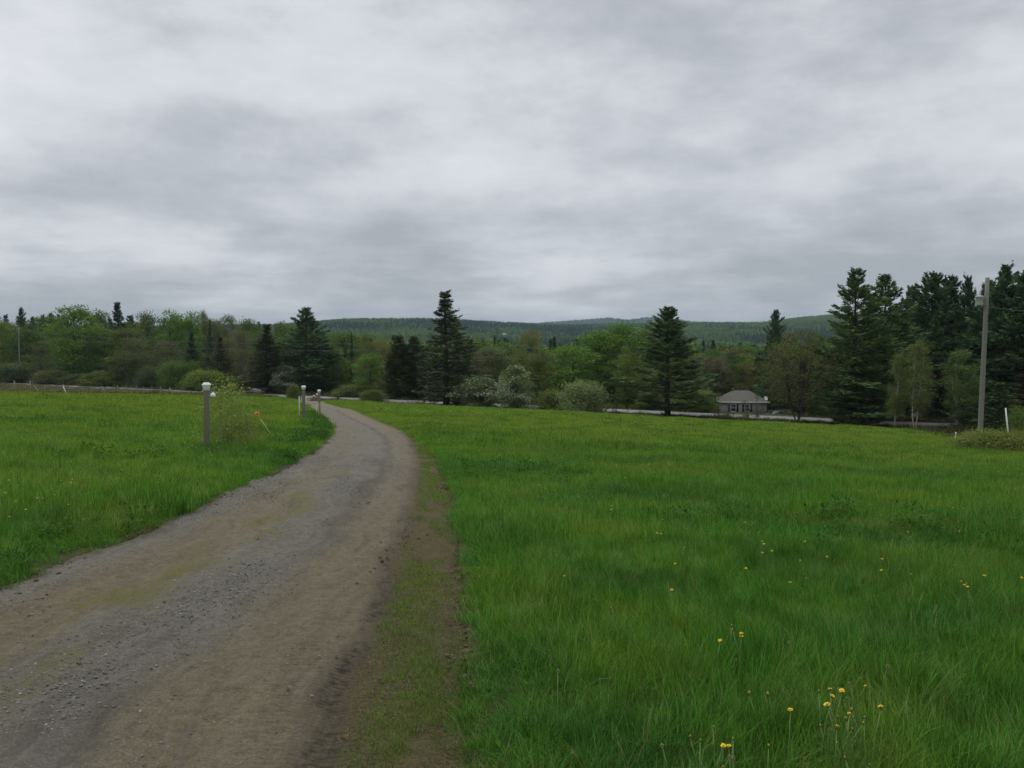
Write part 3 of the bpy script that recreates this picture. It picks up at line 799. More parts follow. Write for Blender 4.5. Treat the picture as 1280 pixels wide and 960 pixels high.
grass_layer('edge_grass', 'ragged grass along both edges of the near track', .6, 26, 90, tufts(210, 6, 60, .12, .10, .27, .0050, .95, M_GRASS), seed=5, near=.36)
grass_layer('edge_grass', 'ragged grass along both edges of the far track', 26, 142, 22, tufts(215, 5, 70, .3, .12, .28, .016, .85, M_GRASS), seed=6, near=1.3)

# rough dark grass and brush between the meadow and the road, and beyond the road
def rough():
    X, Y = sample_band(45, 235, .42, seed=11)
    s = road_s(X, Y); fd = field_depth(X / Y)
    ok = (Y > fd - 2) & (s < 40) & (np.abs(s) > 4.3) & off_drive(X, Y, -.3, -.3)
    pxx = 640 + 1000 * X / Y; ok &= ~((pxx > 880) & (pxx < 990) & (s > 0) & (s < 31))
    X, Y = X[ok], Y[ok]; n = len(X); rs = np.random.default_rng(12)
    o = scatter('rough_grass', np.stack([X, Y, hfield(X, Y)], 1), np.stack([rs.normal(0, .15, n), rs.normal(0, .15, n), rs.uniform(0, 6.28, n)], 1),
                rs.uniform(.6, 1.3, n), rs.integers(0, 4, n), tufts(280, 4, 340, 1.5, .2, .55, .038, .7, M_ROUGH, nsub=14))
    tag(o, 'rough brownish grass on the bank between the meadow and the road', 'grass', kind='stuff')
rough()
def dry_strip():
    rs = np.random.default_rng(13); n = 5200
    dx = rs.uniform(-.82, -.245, n); f = field_depth(dx); e = 117.4 / (NY + NX * dx); Y = f + 1.5 + (e - f - 1.5) * rs.uniform(0, 1, n) ** .8; X = dx * Y
    ok = (fbm(X / 9, Y / 9, 15, 3) > .40) & (road_s(X, Y) < -4.6) & off_drive(X, Y, -1., -1.); X, Y = X[ok], Y[ok]; n = len(X)
    m = grass_mat('dry_grass', (.15, .125, .065), (.10, .105, .045), (.17, .15, .075), dry=.2)
    o = scatter('dry_grass', np.stack([X, Y, hfield(X, Y)], 1), np.stack([rs.normal(0, .12, n), rs.normal(0, .12, n), rs.uniform(0, 6.28, n)], 1),
                rs.uniform(.6, 1.3, n), rs.integers(0, 3, n), tufts(290, 3, 120, .8, .5, 1.0, .04, .5, m))
    tag(o, 'tall dry grass behind the wire fence at the far left', 'grass', kind='stuff')
dry_strip()

# sparse short grass on the dirt strip and moss tufts on the track
def strip_grass():
    rs = np.random.default_rng(21)
    n = 15000; Y = 1.5 + 33 * rs.uniform(0, 1, n) ** 1.4; sw = strip_w(Y)
    X = dr(Y) - sw * rs.beta(1.6, 1.6, n) * 1.0
    ok = fbm(X * 2.4, Y * 1.3, 81, 3) > .40
    X, Y = X[ok], Y[ok]; n = len(X)
    wr = dr(Y) - strip_w(Y) - X
    P = np.stack([X, Y, drive_z(X, Y, X - dl(Y), wr) + .012], 1)
    mm = grass_mat('verge_grass', (.125, .200, .026), (.140, .220, .028), (.165, .200, .032), dry=.08)
    o = scatter('verge_grass', P, np.stack([rs.normal(0, .2, n), rs.normal(0, .2, n), rs.uniform(0, 6.28, n)], 1), rs.uniform(.35, 1.0, n), rs.integers(0, 3, n),
                tufts(300, 3, 16, .07, .02, .075, .0038, 1.0, mm))
    tag(o, 'thin short grass growing on the dirt strip right of the gravel', 'grass', kind='stuff')
strip_grass()

# stones on the track
def stones():
    rs = np.random.default_rng(31); pr = []
    m, t = mat('gravel_stone')
    oi = t.n('ShaderNodeObjectInfo').outputs['Random']
    nz = t.noise(t.n('ShaderNodeTexCoord').outputs['Object'], 3., 4)
    c = t.ramp(oi, [(0., (.09, .085, .08)), (.5, (.17, .16, .15)), (.9, (.22, .21, .185)), (1., (.33, .32, .29))])
    out(t, bsdf(t, t.mix(t.math('MULTIPLY', nz, .4), c, (.1, .085, .07)), .85, .25))
    import bmesh
    for k in range(5):
        bm = bmesh.new(); bmesh.ops.create_icosphere(bm, subdivisions=2, radius=1.)
        sx = rs.uniform(.7, 1.2, 3) * np.array([1, 1, .6]); ax = [unit(rs.normal(size=3)) for _ in range(7)]; dd = rs.uniform(.55, .9, 7)
        for v in bm.verts:
            p = np.array(v.co)
            for a, q in zip(ax, dd):
                e = p @ a - q
                if e > 0: p = p - a * e * .9
            v.co = p * sx
        me = bpy.data.meshes.new('stone'); bm.to_mesh(me); bm.free(); me.materials.append(m); pr.append(proto(me))
    n = 60000; Y = 1.2 + 20 * rs.uniform(0, 1, n) ** 1.5; fr = rs.uniform(0.01, .97, n)
    L, R = dl(Y), dr(Y) - strip_w(Y); X = L + (R - L) * fr; u = X - L
    band = np.exp(-((u - .2) / .35) ** 2) + np.exp(-((u - 1.75) / .45) ** 2) + .04
    band = np.where(Y > 12, np.maximum(band, .7), band)
    cl = fbm(X * 1.5, Y * .6, 91, 3)
    ok = rs.uniform(0, 1, n) < band * np.clip((cl - .32) * 3, 0.05, 1)
    X, Y, u = X[ok], Y[ok], u[ok]; n = len(X)
    sz = .0032 + .008 * rs.uniform(0, 1, n) ** 2.5 + (rs.uniform(0, 1, n) > .985) * .008
    P = np.stack([X, Y, drive_z(X, Y, u, dr(Y) - strip_w(Y) - X) + sz * .25], 1)
    o = scatter('gravel', P, rs.uniform(0, 6.28, (n, 3)) * np.array([.1, .1, 1]), sz, rs.integers(0, 5, n), pr)
    tag(o, 'loose grey gravel stones lying on the track', 'gravel', kind='stuff')
stones()

def clods():
    rs = np.random.default_rng(35); import bmesh
    m = simple('soil_clod', (.125, .098, .056), .95, .05, var=.5, scale=2.); pr = []
    for k in range(3):
        bm = bmesh.new(); bmesh.ops.create_icosphere(bm, subdivisions=2, radius=1.)
        for v in bm.verts: v.co = v.co * rs.uniform(.65, 1.15); v.co.z *= .7
        me = bpy.data.meshes.new('clod'); bm.to_mesh(me); bm.free(); me.materials.append(m); pr.append(proto(me))
    n = 2600; Y = 1.5 + 26 * rs.uniform(0, 1, n) ** 1.3; side = rs.uniform(0, 1, n) < .72
    off = np.abs(rs.normal(0, .09, n))
    X = np.where(side, dr(Y) - off - .01, dl(Y) + off + .03)
    n2 = 260; Y2 = 1.5 + 9 * rs.uniform(0, 1, n2); X2 = dr(Y2) - strip_w(Y2) + rs.normal(.02, .16, n2)
    X = np.concatenate([X, X2]); Y = np.concatenate([Y, Y2]); n = len(X)
    ok = fbm(X * 3, Y * 2, 93, 3) > .46; X, Y = X[ok], Y[ok]; n = len(X)
    sz = .006 + .018 * rs.uniform(0, 1, n) ** 2.2
    P = np.stack([X, Y, drive_z(X, Y, X - dl(Y), dr(Y) - strip_w(Y) - X) + sz * .2], 1)
    o = scatter('soil_clods', P, rs.uniform(0, 6.28, (n, 3)) * np.array([.2, .2, 1]), sz, rs.integers(0, 3, n), pr)
    tag(o, 'small dark clods of earth along the torn edges of the track', 'soil', kind='stuff')
clods()

# broad leaved weeds along the left edge of the track, and clumps in the meadow
def weeds():
    rs = np.random.default_rng(41); m = leaf_mat('weed_leaf', (.046, .120, .016), trans=.3, vary=.8); pr = []
    for k in range(4):
        mb = MB(); n = 130
        th = rs.uniform(0, 6.28, n); el = rs.uniform(.25, 1.35, n); L = rs.uniform(.03, .085, n)
        a = np.stack([np.cos(th) * np.cos(el), np.sin(th) * np.cos(el), np.sin(el)], 1)
        c0 = np.stack([rs.normal(0, .11, n), rs.normal(0, .11, n), rs.uniform(.0, .26, n)], 1)
        b = unit(np.cross(a, np.array([0, 0, 1.])))
        mb.cards(c0 + a * L[:, None] * .5, unit(a * np.array([1, 1, .5])), b, L * 1.1, L * .55, rs.uniform(0, 1, n))
        pr.append(proto(mb.mesh('weed', m)))
    # along the edge
    n = 1500; Y = 6 + 50 * rs.uniform(0, 1, n) ** .9; X = dl(Y) - np.abs(rs.normal(0, .45, n)) - .05
    ok = (fbm(X * .5 + 4, Y * .32, 95, 2) > .50) & ((Y > 11) | (rs.uniform(0, 1, n) < .25))
    X, Y = X[ok], Y[ok]
    n2 = 1400; X2, Y2 = sample_band(5, 45, 2.0, seed=43); ok = (fbm(X2 / 3.5, Y2 / 3.5, 97, 3) > .67) & off_drive(X2, Y2, -.3, -.3)
    X = np.concatenate([X, X2[ok]]); Y = np.concatenate([Y, Y2[ok]]); n = len(X)
    o = scatter('leafy_weeds', np.stack([X, Y, hfield(X, Y)], 1), np.stack([rs.normal(0, .15, n), rs.normal(0, .15, n), rs.uniform(0, 6.28, n)], 1),
                rs.uniform(.5, 1.15, n) * np.where(Y < 11, .7, 1.), rs.integers(0, 4, n), pr)
    tag(o, 'dark green broad leaved weeds along the left edge of the track', 'weeds', kind='stuff')
weeds()

# ------------------------------------------------------------------ woods too far off to count
def woods():
    rs = np.random.default_rng(51)
    def lowpoly(seed, kind, n1, n2, card):
        r = np.random.default_rng(seed); mb = MB()
        if kind == 'b':
            H, R = 13., 4.2
            for i in range(n1):
                t = r.uniform(0, 1); th = r.uniform(0, 6.28); rad = R * math.sin(math.pi * (.12 + .82 * t)) ** .7 * math.sqrt(r.uniform(.1, 1))
                c = np.array([rad * math.cos(th), rad * math.sin(th), H * (.12 + .86 * t)])
                q = c + r.normal(0, .8, (n2, 3)); a = rdir(n2, r)
                mb.cards(q, a, unit(np.cross(a, rdir(n2, r))), card * r.uniform(.7, 1.3, n2), card * .7, np.clip(r.uniform(.1, .9) + r.normal(0, .15, n2), 0, 1))
            return mb.mesh('wood_tree', M_WOODSFAR)
        H, R = 15., 2.8
        n = n1 * n2; t = r.uniform(.02, 1, n) ** 1.25; th = r.uniform(0, 6.28, n); rad = R * (1 - t) ** .85 * np.sqrt(r.uniform(.15, 1, n))
        c = np.stack([rad * np.cos(th), rad * np.sin(th), H * t], 1)
        a = unit(np.stack([np.cos(th), np.sin(th), r.normal(-.1, .4, n)], 1))
        mb.cards(c, a, unit(np.cross(a, rdir(n, r))), card * 1.2, card * .5, r.uniform(0, 1, n))
        return mb.mesh('wood_tree', M_WOODSDARK)
    def lay(name, label, d0, d1, per, cards, seed, bigger=1.0, xm=.80):
        r = np.random.default_rng(seed)
        n = int(xm * (d1 * d1 - d0 * d0) / per)
        Y = np.sqrt(r.uniform(d0 * d0, d1 * d1, n)); dx = r.uniform(-xm, xm, n); X = dx * Y
        ok = (road_s(X, Y) > 95)
        for (hx, hy, hr) in CLEAR:
            # keep the view onto the far houses open
            dxh = hx / hy; ok &= ~((np.abs(dx - dxh) < hr / hy) & (Y < hy + 6) & (Y > hy - hr * 16))
        X, Y = X[ok], Y[ok]; n = len(X)
        dark = fbm(X / 190, Y / 190, 57, 3) + r.normal(0, .08, n) > .53
        pid = np.where(dark, 3 + r.integers(0, 2, n), r.integers(0, 3, n))
        sc = bigger * r.uniform(.7, 1.25, n)
        pr = [lowpoly(500 + i, 'b', *cards) for i in range(3)] + [lowpoly(510 + i, 'c', *cards) for i in range(2)]
        o = scatter(name, np.stack([X, Y, hfield(X, Y) - .3], 1), np.stack([0 * X, 0 * X, r.uniform(0, 6.28, n)], 1), sc, pid, [proto(p) for p in pr])
        tag(o, label, 'woods', kind='stuff')
    lay('valley_woods', 'mixed green woods filling the valley floor behind the road', 215, 1000, 62, (30, 16, .95), 61)
    lay('hillside_woods', 'light and dark green woods covering the far hillside', 1000, 2900, 105, (16, 9, 1.9), 62, 1.1)
    lay('ridge_woods', 'bluish woods along the farthest ridge line', 5300, 6500, 600, (12, 6, 3.6), 63, 1.7, xm=.72)
CLEAR = []
FARH = [(630, 421.5, 12), (643.5, 425, 7), (868, 448, 10)]
FARP = []
for (hx, hy, w) in FARH:
    x, y, z = ground(hx, hy); FARP.append((x, y, z)); CLEAR.append((x, y, w))
woods()

# ------------------------------------------------------------------ trees
GD = 'trees of the wood behind the road'
tree('pine', 28, 384, 30, 40, 'pined', 'ragged dark pine just above the wooden pole at the far left', lm='ragged pine at the far left')
tree('spruce', 9, 393, 30, 70, 'spruced', 'dark spruce at the very left edge of the skyline')
tree('maple', 3, 401, 30, 14, 'lime', 'yellow green leafy tree cut by the left edge of the photo', lm='yellow green tree at the left edge')
tree('spruce', 55, 393, 26, 70, 'spruced', 'narrow dark spruce tip between the ragged pine and the big green maple, left one')
tree('spruce', 66, 391, 28, 80, 'spruced', 'narrow dark spruce tip touching the left side of the big green maple')
tree('pine', 42, 396, 30, 55, 'pined', 'low rounded dark pine right of the ragged pine at far left')
tree('maple', 93, 381, 66, 13, 'bright', 'big bright green maple standing tallest on the left of the wood', lm='big bright green maple', var=0)
tree('maple', 127, 387, 34, 70, 'green', 'rounded green tree right behind the big bright green maple')
tree('spruce', 149, 378, 48, 42, 'spruced', 'nearly black broad spruce rising above the left wood', var=1, lm='nearly black broad spruce')
tree('birch', 156, 409, 50, 10, 'olive', 'olive budding birch with a pale thin trunk in front of the black spruce', var=0, lm='olive budding birch')
tree('olive', 118, 408, 36, 26, 'olive', 'olive green budding tree between the big maple and the budding birch')
tree('maple', 186, 389, 44, 60, 'olive', 'olive green leafy tree on the skyline right of the black spruce')
tree('poplar', 215, 387, 38, 30, 'bright', 'bright green tall tree, left of the bright pair on the left skyline', lm='bright green pair')
tree('poplar', 239, 389, 40, 34, 'bright', 'bright green tall tree, right of the bright pair on the left skyline')
tree('bare', 254, 387, 22, 48, 'grey', 'thin grey nearly leafless tree beside the bright green pair')
tree('spruce', 263, 400, 14, 26, 'spruced', 'slender black spruce right of the bright green pair', lm='slender black spruce')
tree('olive', 285, 393, 44, 60, 'olive', 'pale olive tree with twiggy top on the skyline right of the slender spruce')
tree('spruce', 276, 420, 40, 17, 'brownsp', 'dark brownish spruce hiding under the pale olive skyline tree')
tree('maple', 312, 398, 40, 70, 'green', 'green leafy tree on the skyline left of the brown roadside spruce')
tree('bare', 302, 412, 40, 12, 'brown', 'brownish thinly leaved tree left of the brown roadside spruce')
tree('spruce', 334, 405, 66, 7.5, 'brownsp', 'broad dark brown spruce standing behind the parked dark car', var=2, lm='brown roadside spruce')
tree('spruce', 325, 402, 16, 75, 'spruced', 'small dark spruce tip peeping over the brown roadside spruce')
tree('maple', 352, 402, 36, 60, 'olive', 'olive green tree between the brown spruce and the tall roadside pine')
tree('pine', 384, 384, 84, 14, 'pined', 'tall dark pine with upswept branches above the end of the track', var=1, lm='tall track end pine')
tree('pine', 376, 410, 60, 22, 'pined', 'dense dark pine hidden behind the tall pine above the track end')
tree('blossom', 357, 456, 34, 7, 'grey', 'pale flowering apple tree right of the parked dark car', var=0)
tree('willow', 217, 449, 42, 7, 'green', 'rounded fresh green bush, narrow and upright, left of the near lamp post', cat='bush')
tree('willow', 192, 456, 46, 7, 'grey', 'dull grey green bush beyond the wire fence, right of the budding birch', cat='bush')
tree('willow', 258, 461, 60, 7, 'lime', 'wide yellow green bush right behind the near lamp post cap', cat='bush')
tree('willow', 239, 450, 32, 9, 'green', 'small green bush squeezed between two brighter bushes by the road', cat='bush')
tree('willow', 294, 470, 34, 7, 'olive', 'low olive bush left of the parked dark car', cat='bush')
tree('willow', 20, 452, 60, 6, 'grey', 'grey green bush under the wooden pole at the far left', cat='bush')
tree('olive', 54, 425, 50, 8, 'olive', 'olive budding tree left of the big bright green maple')
tree('willow', 66, 462, 50, 6, 'brown', 'low brownish bush behind the two slanted fence braces', cat='bush')
tree('willow', 132, 462, 56, 6, 'olive', 'low olive bush behind the wire fence under the budding birch', cat='bush')
tree('willow', 100, 466, 46, 7, 'cedar', 'low dark bush in the shade under the big maple', cat='bush')
tree('willow', 367, 479, 20, -9, 'olive', 'small olive bush just left of the second lamp post', cat='bush')
tree('willow', 321, 489, 12, -9, 'lime', 'tiny yellow green bush in front of the parked dark car', cat='bush')
tree('maple', 430, 414, 60, 46, 'green', 'green leafy tree right of the tall pine above the track end')
tree('maple', 458, 416, 50, 60, 'olive', 'pale olive leafy tree below the distant hillside')
tree('spruce', 440, 416, 11, 40, 'spruced', 'slim dark spruce right of the tall pine above the track end')
tree('maple', 415, 432, 46, 18, 'green', 'fresh green young tree right above the track end', lm='young track end tree')
tree('poplar', 462, 440, 40, 10, 'bright', 'bright green sapling cluster left of the dark cedars')
tree('olive', 474, 424, 56, 38, 'yolive', 'yellow olive budding tree behind the dark cedars')
tree('cedar', 497, 419, 46, 7, 'cedar', 'dark olive cedar, left of the pair beside the great spruce', lm='dark cedar pair')
tree('cedar', 517, 420, 46, 8, 'cedar', 'dark olive cedar, right of the pair touching the great spruce')
tree('willow', 443, 480, 54, 7, 'olive', 'low pale olive bush across the road from the track end', cat='bush')
tree('willow', 466, 486, 36, -7, 'olive', 'low bush at the roadside left of the dark cedars', cat='bush')
tree('spruce', 557, 363, 90, -7, 'spruce', 'great dark spruce standing alone in the middle of the tree line', var=0, lm='great spruce')
tree('cedar', 587, 424, 44, 30, 'cedar', 'dark bushy cedar right behind the great spruce')
tree('spruce', 603, 424, 22, 66, 'spruced', 'dark spruce in the back row above the left apple tree')
tree('spruce', 618, 420, 20, 70, 'spruced', 'dark spruce in the back row above the gap between the apple trees')
tree('spruce', 634, 424, 20, 64, 'spruced', 'small dark spruce tip in the distance just left of the yellow olive tree')
tree('bare', 616, 434, 70, 20, 'brown', 'brownish thin tree behind the two flowering apple trees')
tree('bare', 590, 440, 46, 12, 'brown', 'brownish thin tree right of the great spruce')
tree('blossom', 600, 471, 62, -9, 'blossom', 'wide low apple tree with white blossom right of the great spruce', var=1, lm='wide low apple tree')
tree('blossom', 645, 456, 44, -9, 'blossom', 'taller narrow apple tree with white blossom and dark trunk', var=0, lm='narrow apple tree')
tree('olive', 664, 409, 48, 13, 'yolive', 'yellow olive budding tree rising behind the narrow apple tree', lm='yellow olive tree')
tree('poplar', 675, 432, 44, 10, 'olive', 'olive leafy tree right of the narrow apple tree')
tree('spruce', 692, 421, 24, 60, 'spruced', 'dark spruce tip in the distance just right of the yellow olive tree')
tree('spruce', 732, 417, 9, 70, 'spruced', 'very slim spruce tip above the round willow shrub')
tree('maple', 716, 432, 84, 22, 'bright', 'bright green maple left of three, behind the round willow shrub', lm='three bright maples')
tree('maple', 748, 412, 74, 30, 'bright', 'bright green maple in the middle of three behind the willow shrub')
tree('maple', 779, 402, 76, 34, 'bright', 'bright green maple, tallest of three left of the lone white pine', var=2)
tree('maple', 812, 408, 50, 44, 'green', 'green maple half hidden behind the left side of the lone white pine')
tree('willow', 728, 474, 66, -10, 'willow', 'round pale green willow shrub at the foot of the meadow', var=0, lm='round willow shrub')
tree('willow', 690, 486, 46, -8, 'olive', 'low olive bush between the apple trees and the round willow shrub', cat='bush')
tree('poplar', 785, 432, 34, -7, 'lime', 'slim yellow green poplar with dark stem left of the white pine', var=1, lm='slim yellow green poplar')
tree('pine', 836, 383, 122, -8, 'pine', 'big lone white pine with bare lower trunk by the road', var=0, lm='lone white pine')
tree('willow', 868, 484, 58, 7, 'lime', 'yellow green bush beyond the road right of the lone white pine', cat='bush')
tree('willow', 812, 490, 40, 7, 'olive', 'low olive bush beyond the road behind the pine trunk', cat='bush')
tree('bare', 892, 444, 60, 58, 'brown', 'brown thinly leaved tree behind the grey house, left side', lm='grey house')
tree('bare', 920, 438, 56, 66, 'brown', 'brown thinly leaved tree rising above the house roof')
tree('olive', 934, 448, 34, 56, 'yolive', 'yellow olive tree directly above the ridge of the house')
tree('cedar', 950, 438, 40, 62, 'cedar', 'dark narrow tree right behind the house')
tree('pine', 968, 387, 54, 46, 'pined', 'dark pine with sparse top right of the house', var=2, lm='sparse topped pine')
tree('multi', 998, 412, 104, -9, (.165, .185, .052), 'olive budding tree on a cluster of trunks right of the house', lm='many stemmed budding tree')
tree('willow', 1012, 493, 26, 8, 'olive', 'small cone shaped bush beyond the road under the budding tree', cat='bush')
tree('willow', 1032, 500, 40, 9, 'cedar', 'dark low bush beside the roadside pole with transformer', cat='bush')
tree('pine', 1066, 335, 124, -7, 'pine', 'tall white pine with long upswept top branches, right of the budding tree', var=3, lm='tall white pine')
tree('pine', 1106, 343, 110, 4, 'pine', 'bright topped white pine leaning on the tall white pine', var=1, lm='bright topped pine')
tree('pine', 1080, 440, 100, -10, 'pine', 'young spreading pine with green boughs low under the tall white pine', var=2)
tree('grove', 1135, 356, 66, 30, 'pined', 'thin topped dark pine between the white pines and the dark grove')
tree('grove', 1164, 340, 96, 22, 'pined', 'dark pine, broadest crown of the right hand grove', var=0, lm='broad dark pine')
tree('grove', 1187, 344, 70, 27, 'pined', 'dark pine with rounded top behind the green birch')
tree('grove', 1209, 344, 60, 24, 'pined', 'pointed dark conifer just left of the near utility pole')
tree('grove', 1232, 350, 74, 30, 'pined', 'dark pine standing right behind the top of the near utility pole')
tree('grove', 1252, 330, 104, 14, 'pined', 'tallest dark pine of the grove, right of the near utility pole', var=2, lm='tallest grove pine')
tree('grove', 1280, 338, 92, 10, 'pined', 'dark pine cut by the right edge of the photo', var=1)
for i, (px, tp, w, s) in enumerate([(1316, 333, 90, 12), (1350, 345, 90, 8), (1396, 340, 90, 10)]):
    tree('grove', px, tp, w, s, 'pined', 'dark pine of the grove beyond the right edge of the photo', group='pines beyond the right edge')
tree('birch', 1120, 440, 24, -16, 'olive', 'slender leaning birch with single pale trunk before the white pines', var=0, rz=0.0, lm='slender leaning birch')
tree('birch', 1145, 424, 36, -17, 'olive', 'taller leaning birch with forked pale trunk before the dark grove', var=1, rz=0.1, lm='forked leaning birch')
tree('birch', 1202, 436, 46, -14, 'green', 'green leafy birch with two pale stems left of the near utility pole', var=2, lm='green leafy birch')
gx, gy, gz = ground(1252, 552)
tree('spruce', 1250, 478, 70, -16, 'pine', 'small bushy green conifer behind the foot of the near utility pole', var=2)
tree('pine', 1216, 470, 50, -12, 'pined', 'young dark pine left of the foot of the near utility pole')
tree('spruce', 1170, 440, 60, 12, 'brownsp', 'dark brown conifer in the shade behind the two leaning birches')
tree('spruce', 1284, 440, 60, 6, 'brownsp', 'dark brown conifer low at the right edge of the photo')
for px, tp, s, lb in ((895, 492, -11, 'bare dark sapling left of the house, left of two'), (898.5, 490, -10.5, 'bare dark sapling left of the house, right of two'), (911, 505, -11, 'short bare sapling before the left window of the house'),
                  (932, 499, -12, 'dark sapling before the right window of the house, left of two'), (935.5, 502, -11, 'thin sapling before the right window of the house, right of two'), (947, 492, -11, 'thin straight sapling before the right corner of the house')):
    tree('sapling', px, tp, 9, s, 'brown', lb)
tree('sapling', 771, 492, 10, -12, 'brown', 'thin dark sapling right of the round willow shrub')

# back rows of the wood: individual trees, labelled by the landmark they stand beside
def back_rows():
    rs = np.random.default_rng(77); seen = {}
    words = dict(pine='dark pine', grove='dark pine', spruce='dark spruce', maple='green leafy tree', olive='olive budding tree', bare='brownish thin tree', poplar='green upright tree', cedar='dark cedar')
    for i in range(260):
        px = rs.uniform(-70, 420) if rs.random() < .42 else (rs.uniform(420, 1040) if rs.random() < .75 else rs.uniform(1040, 1360)); s = rs.uniform(16, 95)
        base = np.interp(px, [-70, 0, 100, 300, 350, 420, 520, 700, 860, 960, 1060, 1100, 1360], [391, 392, 391, 394, 400, 413, 421, 420, 430, 428, 405, 380, 368])
        tp = base + rs.uniform(0, 30) + (8 if s < 40 else 0)
        if 862 < px < 1010 and s < 62: s = rs.uniform(62, 95)
        left = px < 420
        r = rs.random()
        if px > 1080: kind = 'grove' if r < .7 else 'spruce'
        elif left: kind = ('spruce', 'pine', 'maple', 'olive', 'poplar', 'bare')[int(np.searchsorted([.20, .31, .60, .82, .94], r))]
        else: kind = ('spruce', 'cedar', 'maple', 'olive', 'bare', 'pine')[int(np.searchsorted([.16, .22, .54, .82, .95], r))]
        color = dict(pine='pined', grove='pined', spruce='spruced', maple='green', olive='olive', bare='brown', poplar='green', cedar='cedar')[kind]
        if kind == 'maple' and rs.random() < .35: color = 'bright'
        w = rs.uniform(38, 66) if kind in ('maple', 'olive', 'bare') else (rs.uniform(20, 34) if kind not in ('pine', 'grove') else rs.uniform(44, 70))
        lm = min(TREE_LM, key=lambda a: abs(a[0] - px))
        side = 'left' if px < lm[0] else 'right'
        lb = f'{words[kind]} in the back row {side} of the {lm[1]}'
        if len(lb.split()) > 16: lb = lb.replace('in the back row', 'in back,')
        tree(kind, px, tp, w, s, color, lb, group='back row of the wood: ' + lb)
back_rows()

# ------------------------------------------------------------------ shrubs near the viewer
M_TAN = bark_mat('tan_bark', (.20, .165, .10))
def near_shrubs():
    x, y, z = ground(286, 562)
    tm, cm, H, R = make_shrub(301, 1.8, .85, 16, 64, 30, .075, .15, sr=.004, cb=.10, dome=False, bark=M_TAN)
    o = thing('leafy_shrub', 'loose yellow green shrub growing right beside the near lamp post', 'shrub', (x, y, z - .03))
    inst('stems', tm, o); inst('foliage', cm, o, (.21, .27, .075))
    x, y, z = ground(306, 560)
    tm, cm, H, R = make_shrub(302, .9, .55, 12, 45, 26, .05, .13, sr=.003, bark=M_TAN)
    o = thing('leafy_shrub', 'low brownish green shrub between the near lamp post and the orange marker', 'shrub', (x, y, z - .03))
    inst('stems', tm, o); inst('foliage', cm, o, (.19, .20, .08))
    tm, cm, H, R = make_shrub(303, 1.1, 1.25, 30, 240, 80, .075, .16, sr=.003, bark=M_TAN)
    for px, py, wpx, tp, colr, lb in ((1238, 566, 86, 541, (.17, .20, .055), 'low brownish shrub around the foot of the near utility pole'),
                                  (1216, 561, 34, 543, (.17, .20, .05), 'low yellow green shrub left of the brownish shrub at the pole'),
                                  (1279, 566, 44, 541, (.18, .21, .04), 'low yellow green shrub at the right edge below the white stake')):
        x, y, z = ground(px, py); o = thing('roadside_shrub', lb, 'shrub', (x, y, z - .05), random.uniform(0, 6))
        h = ztop(px, tp, y) - z; w = wpx / 2000 * y
        o.scale = (w / R, w / R, h / H); inst('stems', tm, o); inst('foliage', cm, o, colr)
    tm, cm, H, R = make_shrub(304, 2.6, 1.5, 18, 170, 40, .10, .22, sr=.015)
    x, y, z = ground(1280, 556); y2 = y + 4; x2 = x / y * y2; z2 = hz(x2, y2)
    o = thing('roadside_shrub', 'taller bright green bush behind the white stake at the right edge', 'shrub', (x2, y2, z2 - .05))
    h = ztop(1280, 509, y2) - z2; o.scale = (26 / 1000 * y2 / R, 26 / 1000 * y2 / R, h / H)
    inst('stems', tm, o); inst('foliage', cm, o, (.10, .155, .035))
near_shrubs()

# brush along the foot of the meadow
def brush():
    rs = np.random.default_rng(87); pr = []
    mm = leaf_mat('brush_leaf', (.050, .055, .024), vary=.9)
    for k in range(3):
        mb = MB(); n = 260
        th = rs.uniform(0, 6.28, n); r = 1.0 * np.sqrt(rs.uniform(0, 1, n)); c = np.stack([r * np.cos(th), r * np.sin(th), rs.uniform(.02, .95, n) * (1 - .5 * r)], 1)
        a = unit(rs.normal(0, 1, (n, 3)) + np.array([0, 0, .6]))
        mb.cards(c, a, unit(np.cross(a, rdir(n, rs))), rs.uniform(.12, .3, n), rs.uniform(.05, .10, n), rs.uniform(0, 1, n))
        for j in range(26):
            p = np.array([rs.normal(0, .5), rs.normal(0, .5), 0]); mb.tube(np.array([p, p + [rs.normal(0, .2), rs.normal(0, .2), rs.uniform(.5, 1.3)]]), [.012, .004], 3, .1, cap=False)
        pr.append(proto(mb.mesh('brush', mm)))
    n = 2600; dx = rs.uniform(-.12, .74, n); fd = field_depth(dx); Y = fd + rs.uniform(0, 1, n) * np.maximum((117.5 / (NY + NX * dx)) - fd, 2.); X = dx * Y
    ok = off_drive(X, Y, -.6, -.6) & (road_s(X, Y) < -5)
    X, Y = X[ok], Y[ok]; n = len(X)
    hgt = np.interp(X / Y, [-.12, .1, .45, .5, .6], [.50, .50, .50, .62, 1.1])
    o = scatter('brush', np.stack([X, Y, hfield(X, Y) - .05], 1), np.stack([rs.normal(0, .1, n), rs.normal(0, .1, n), rs.uniform(0, 6.28, n)], 1),
                rs.uniform(.5, 1.2, n) * hgt, rs.integers(0, 3, n), pr)
    tag(o, 'dark tangled brush along the foot of the meadow', 'brush', kind='stuff')
brush()

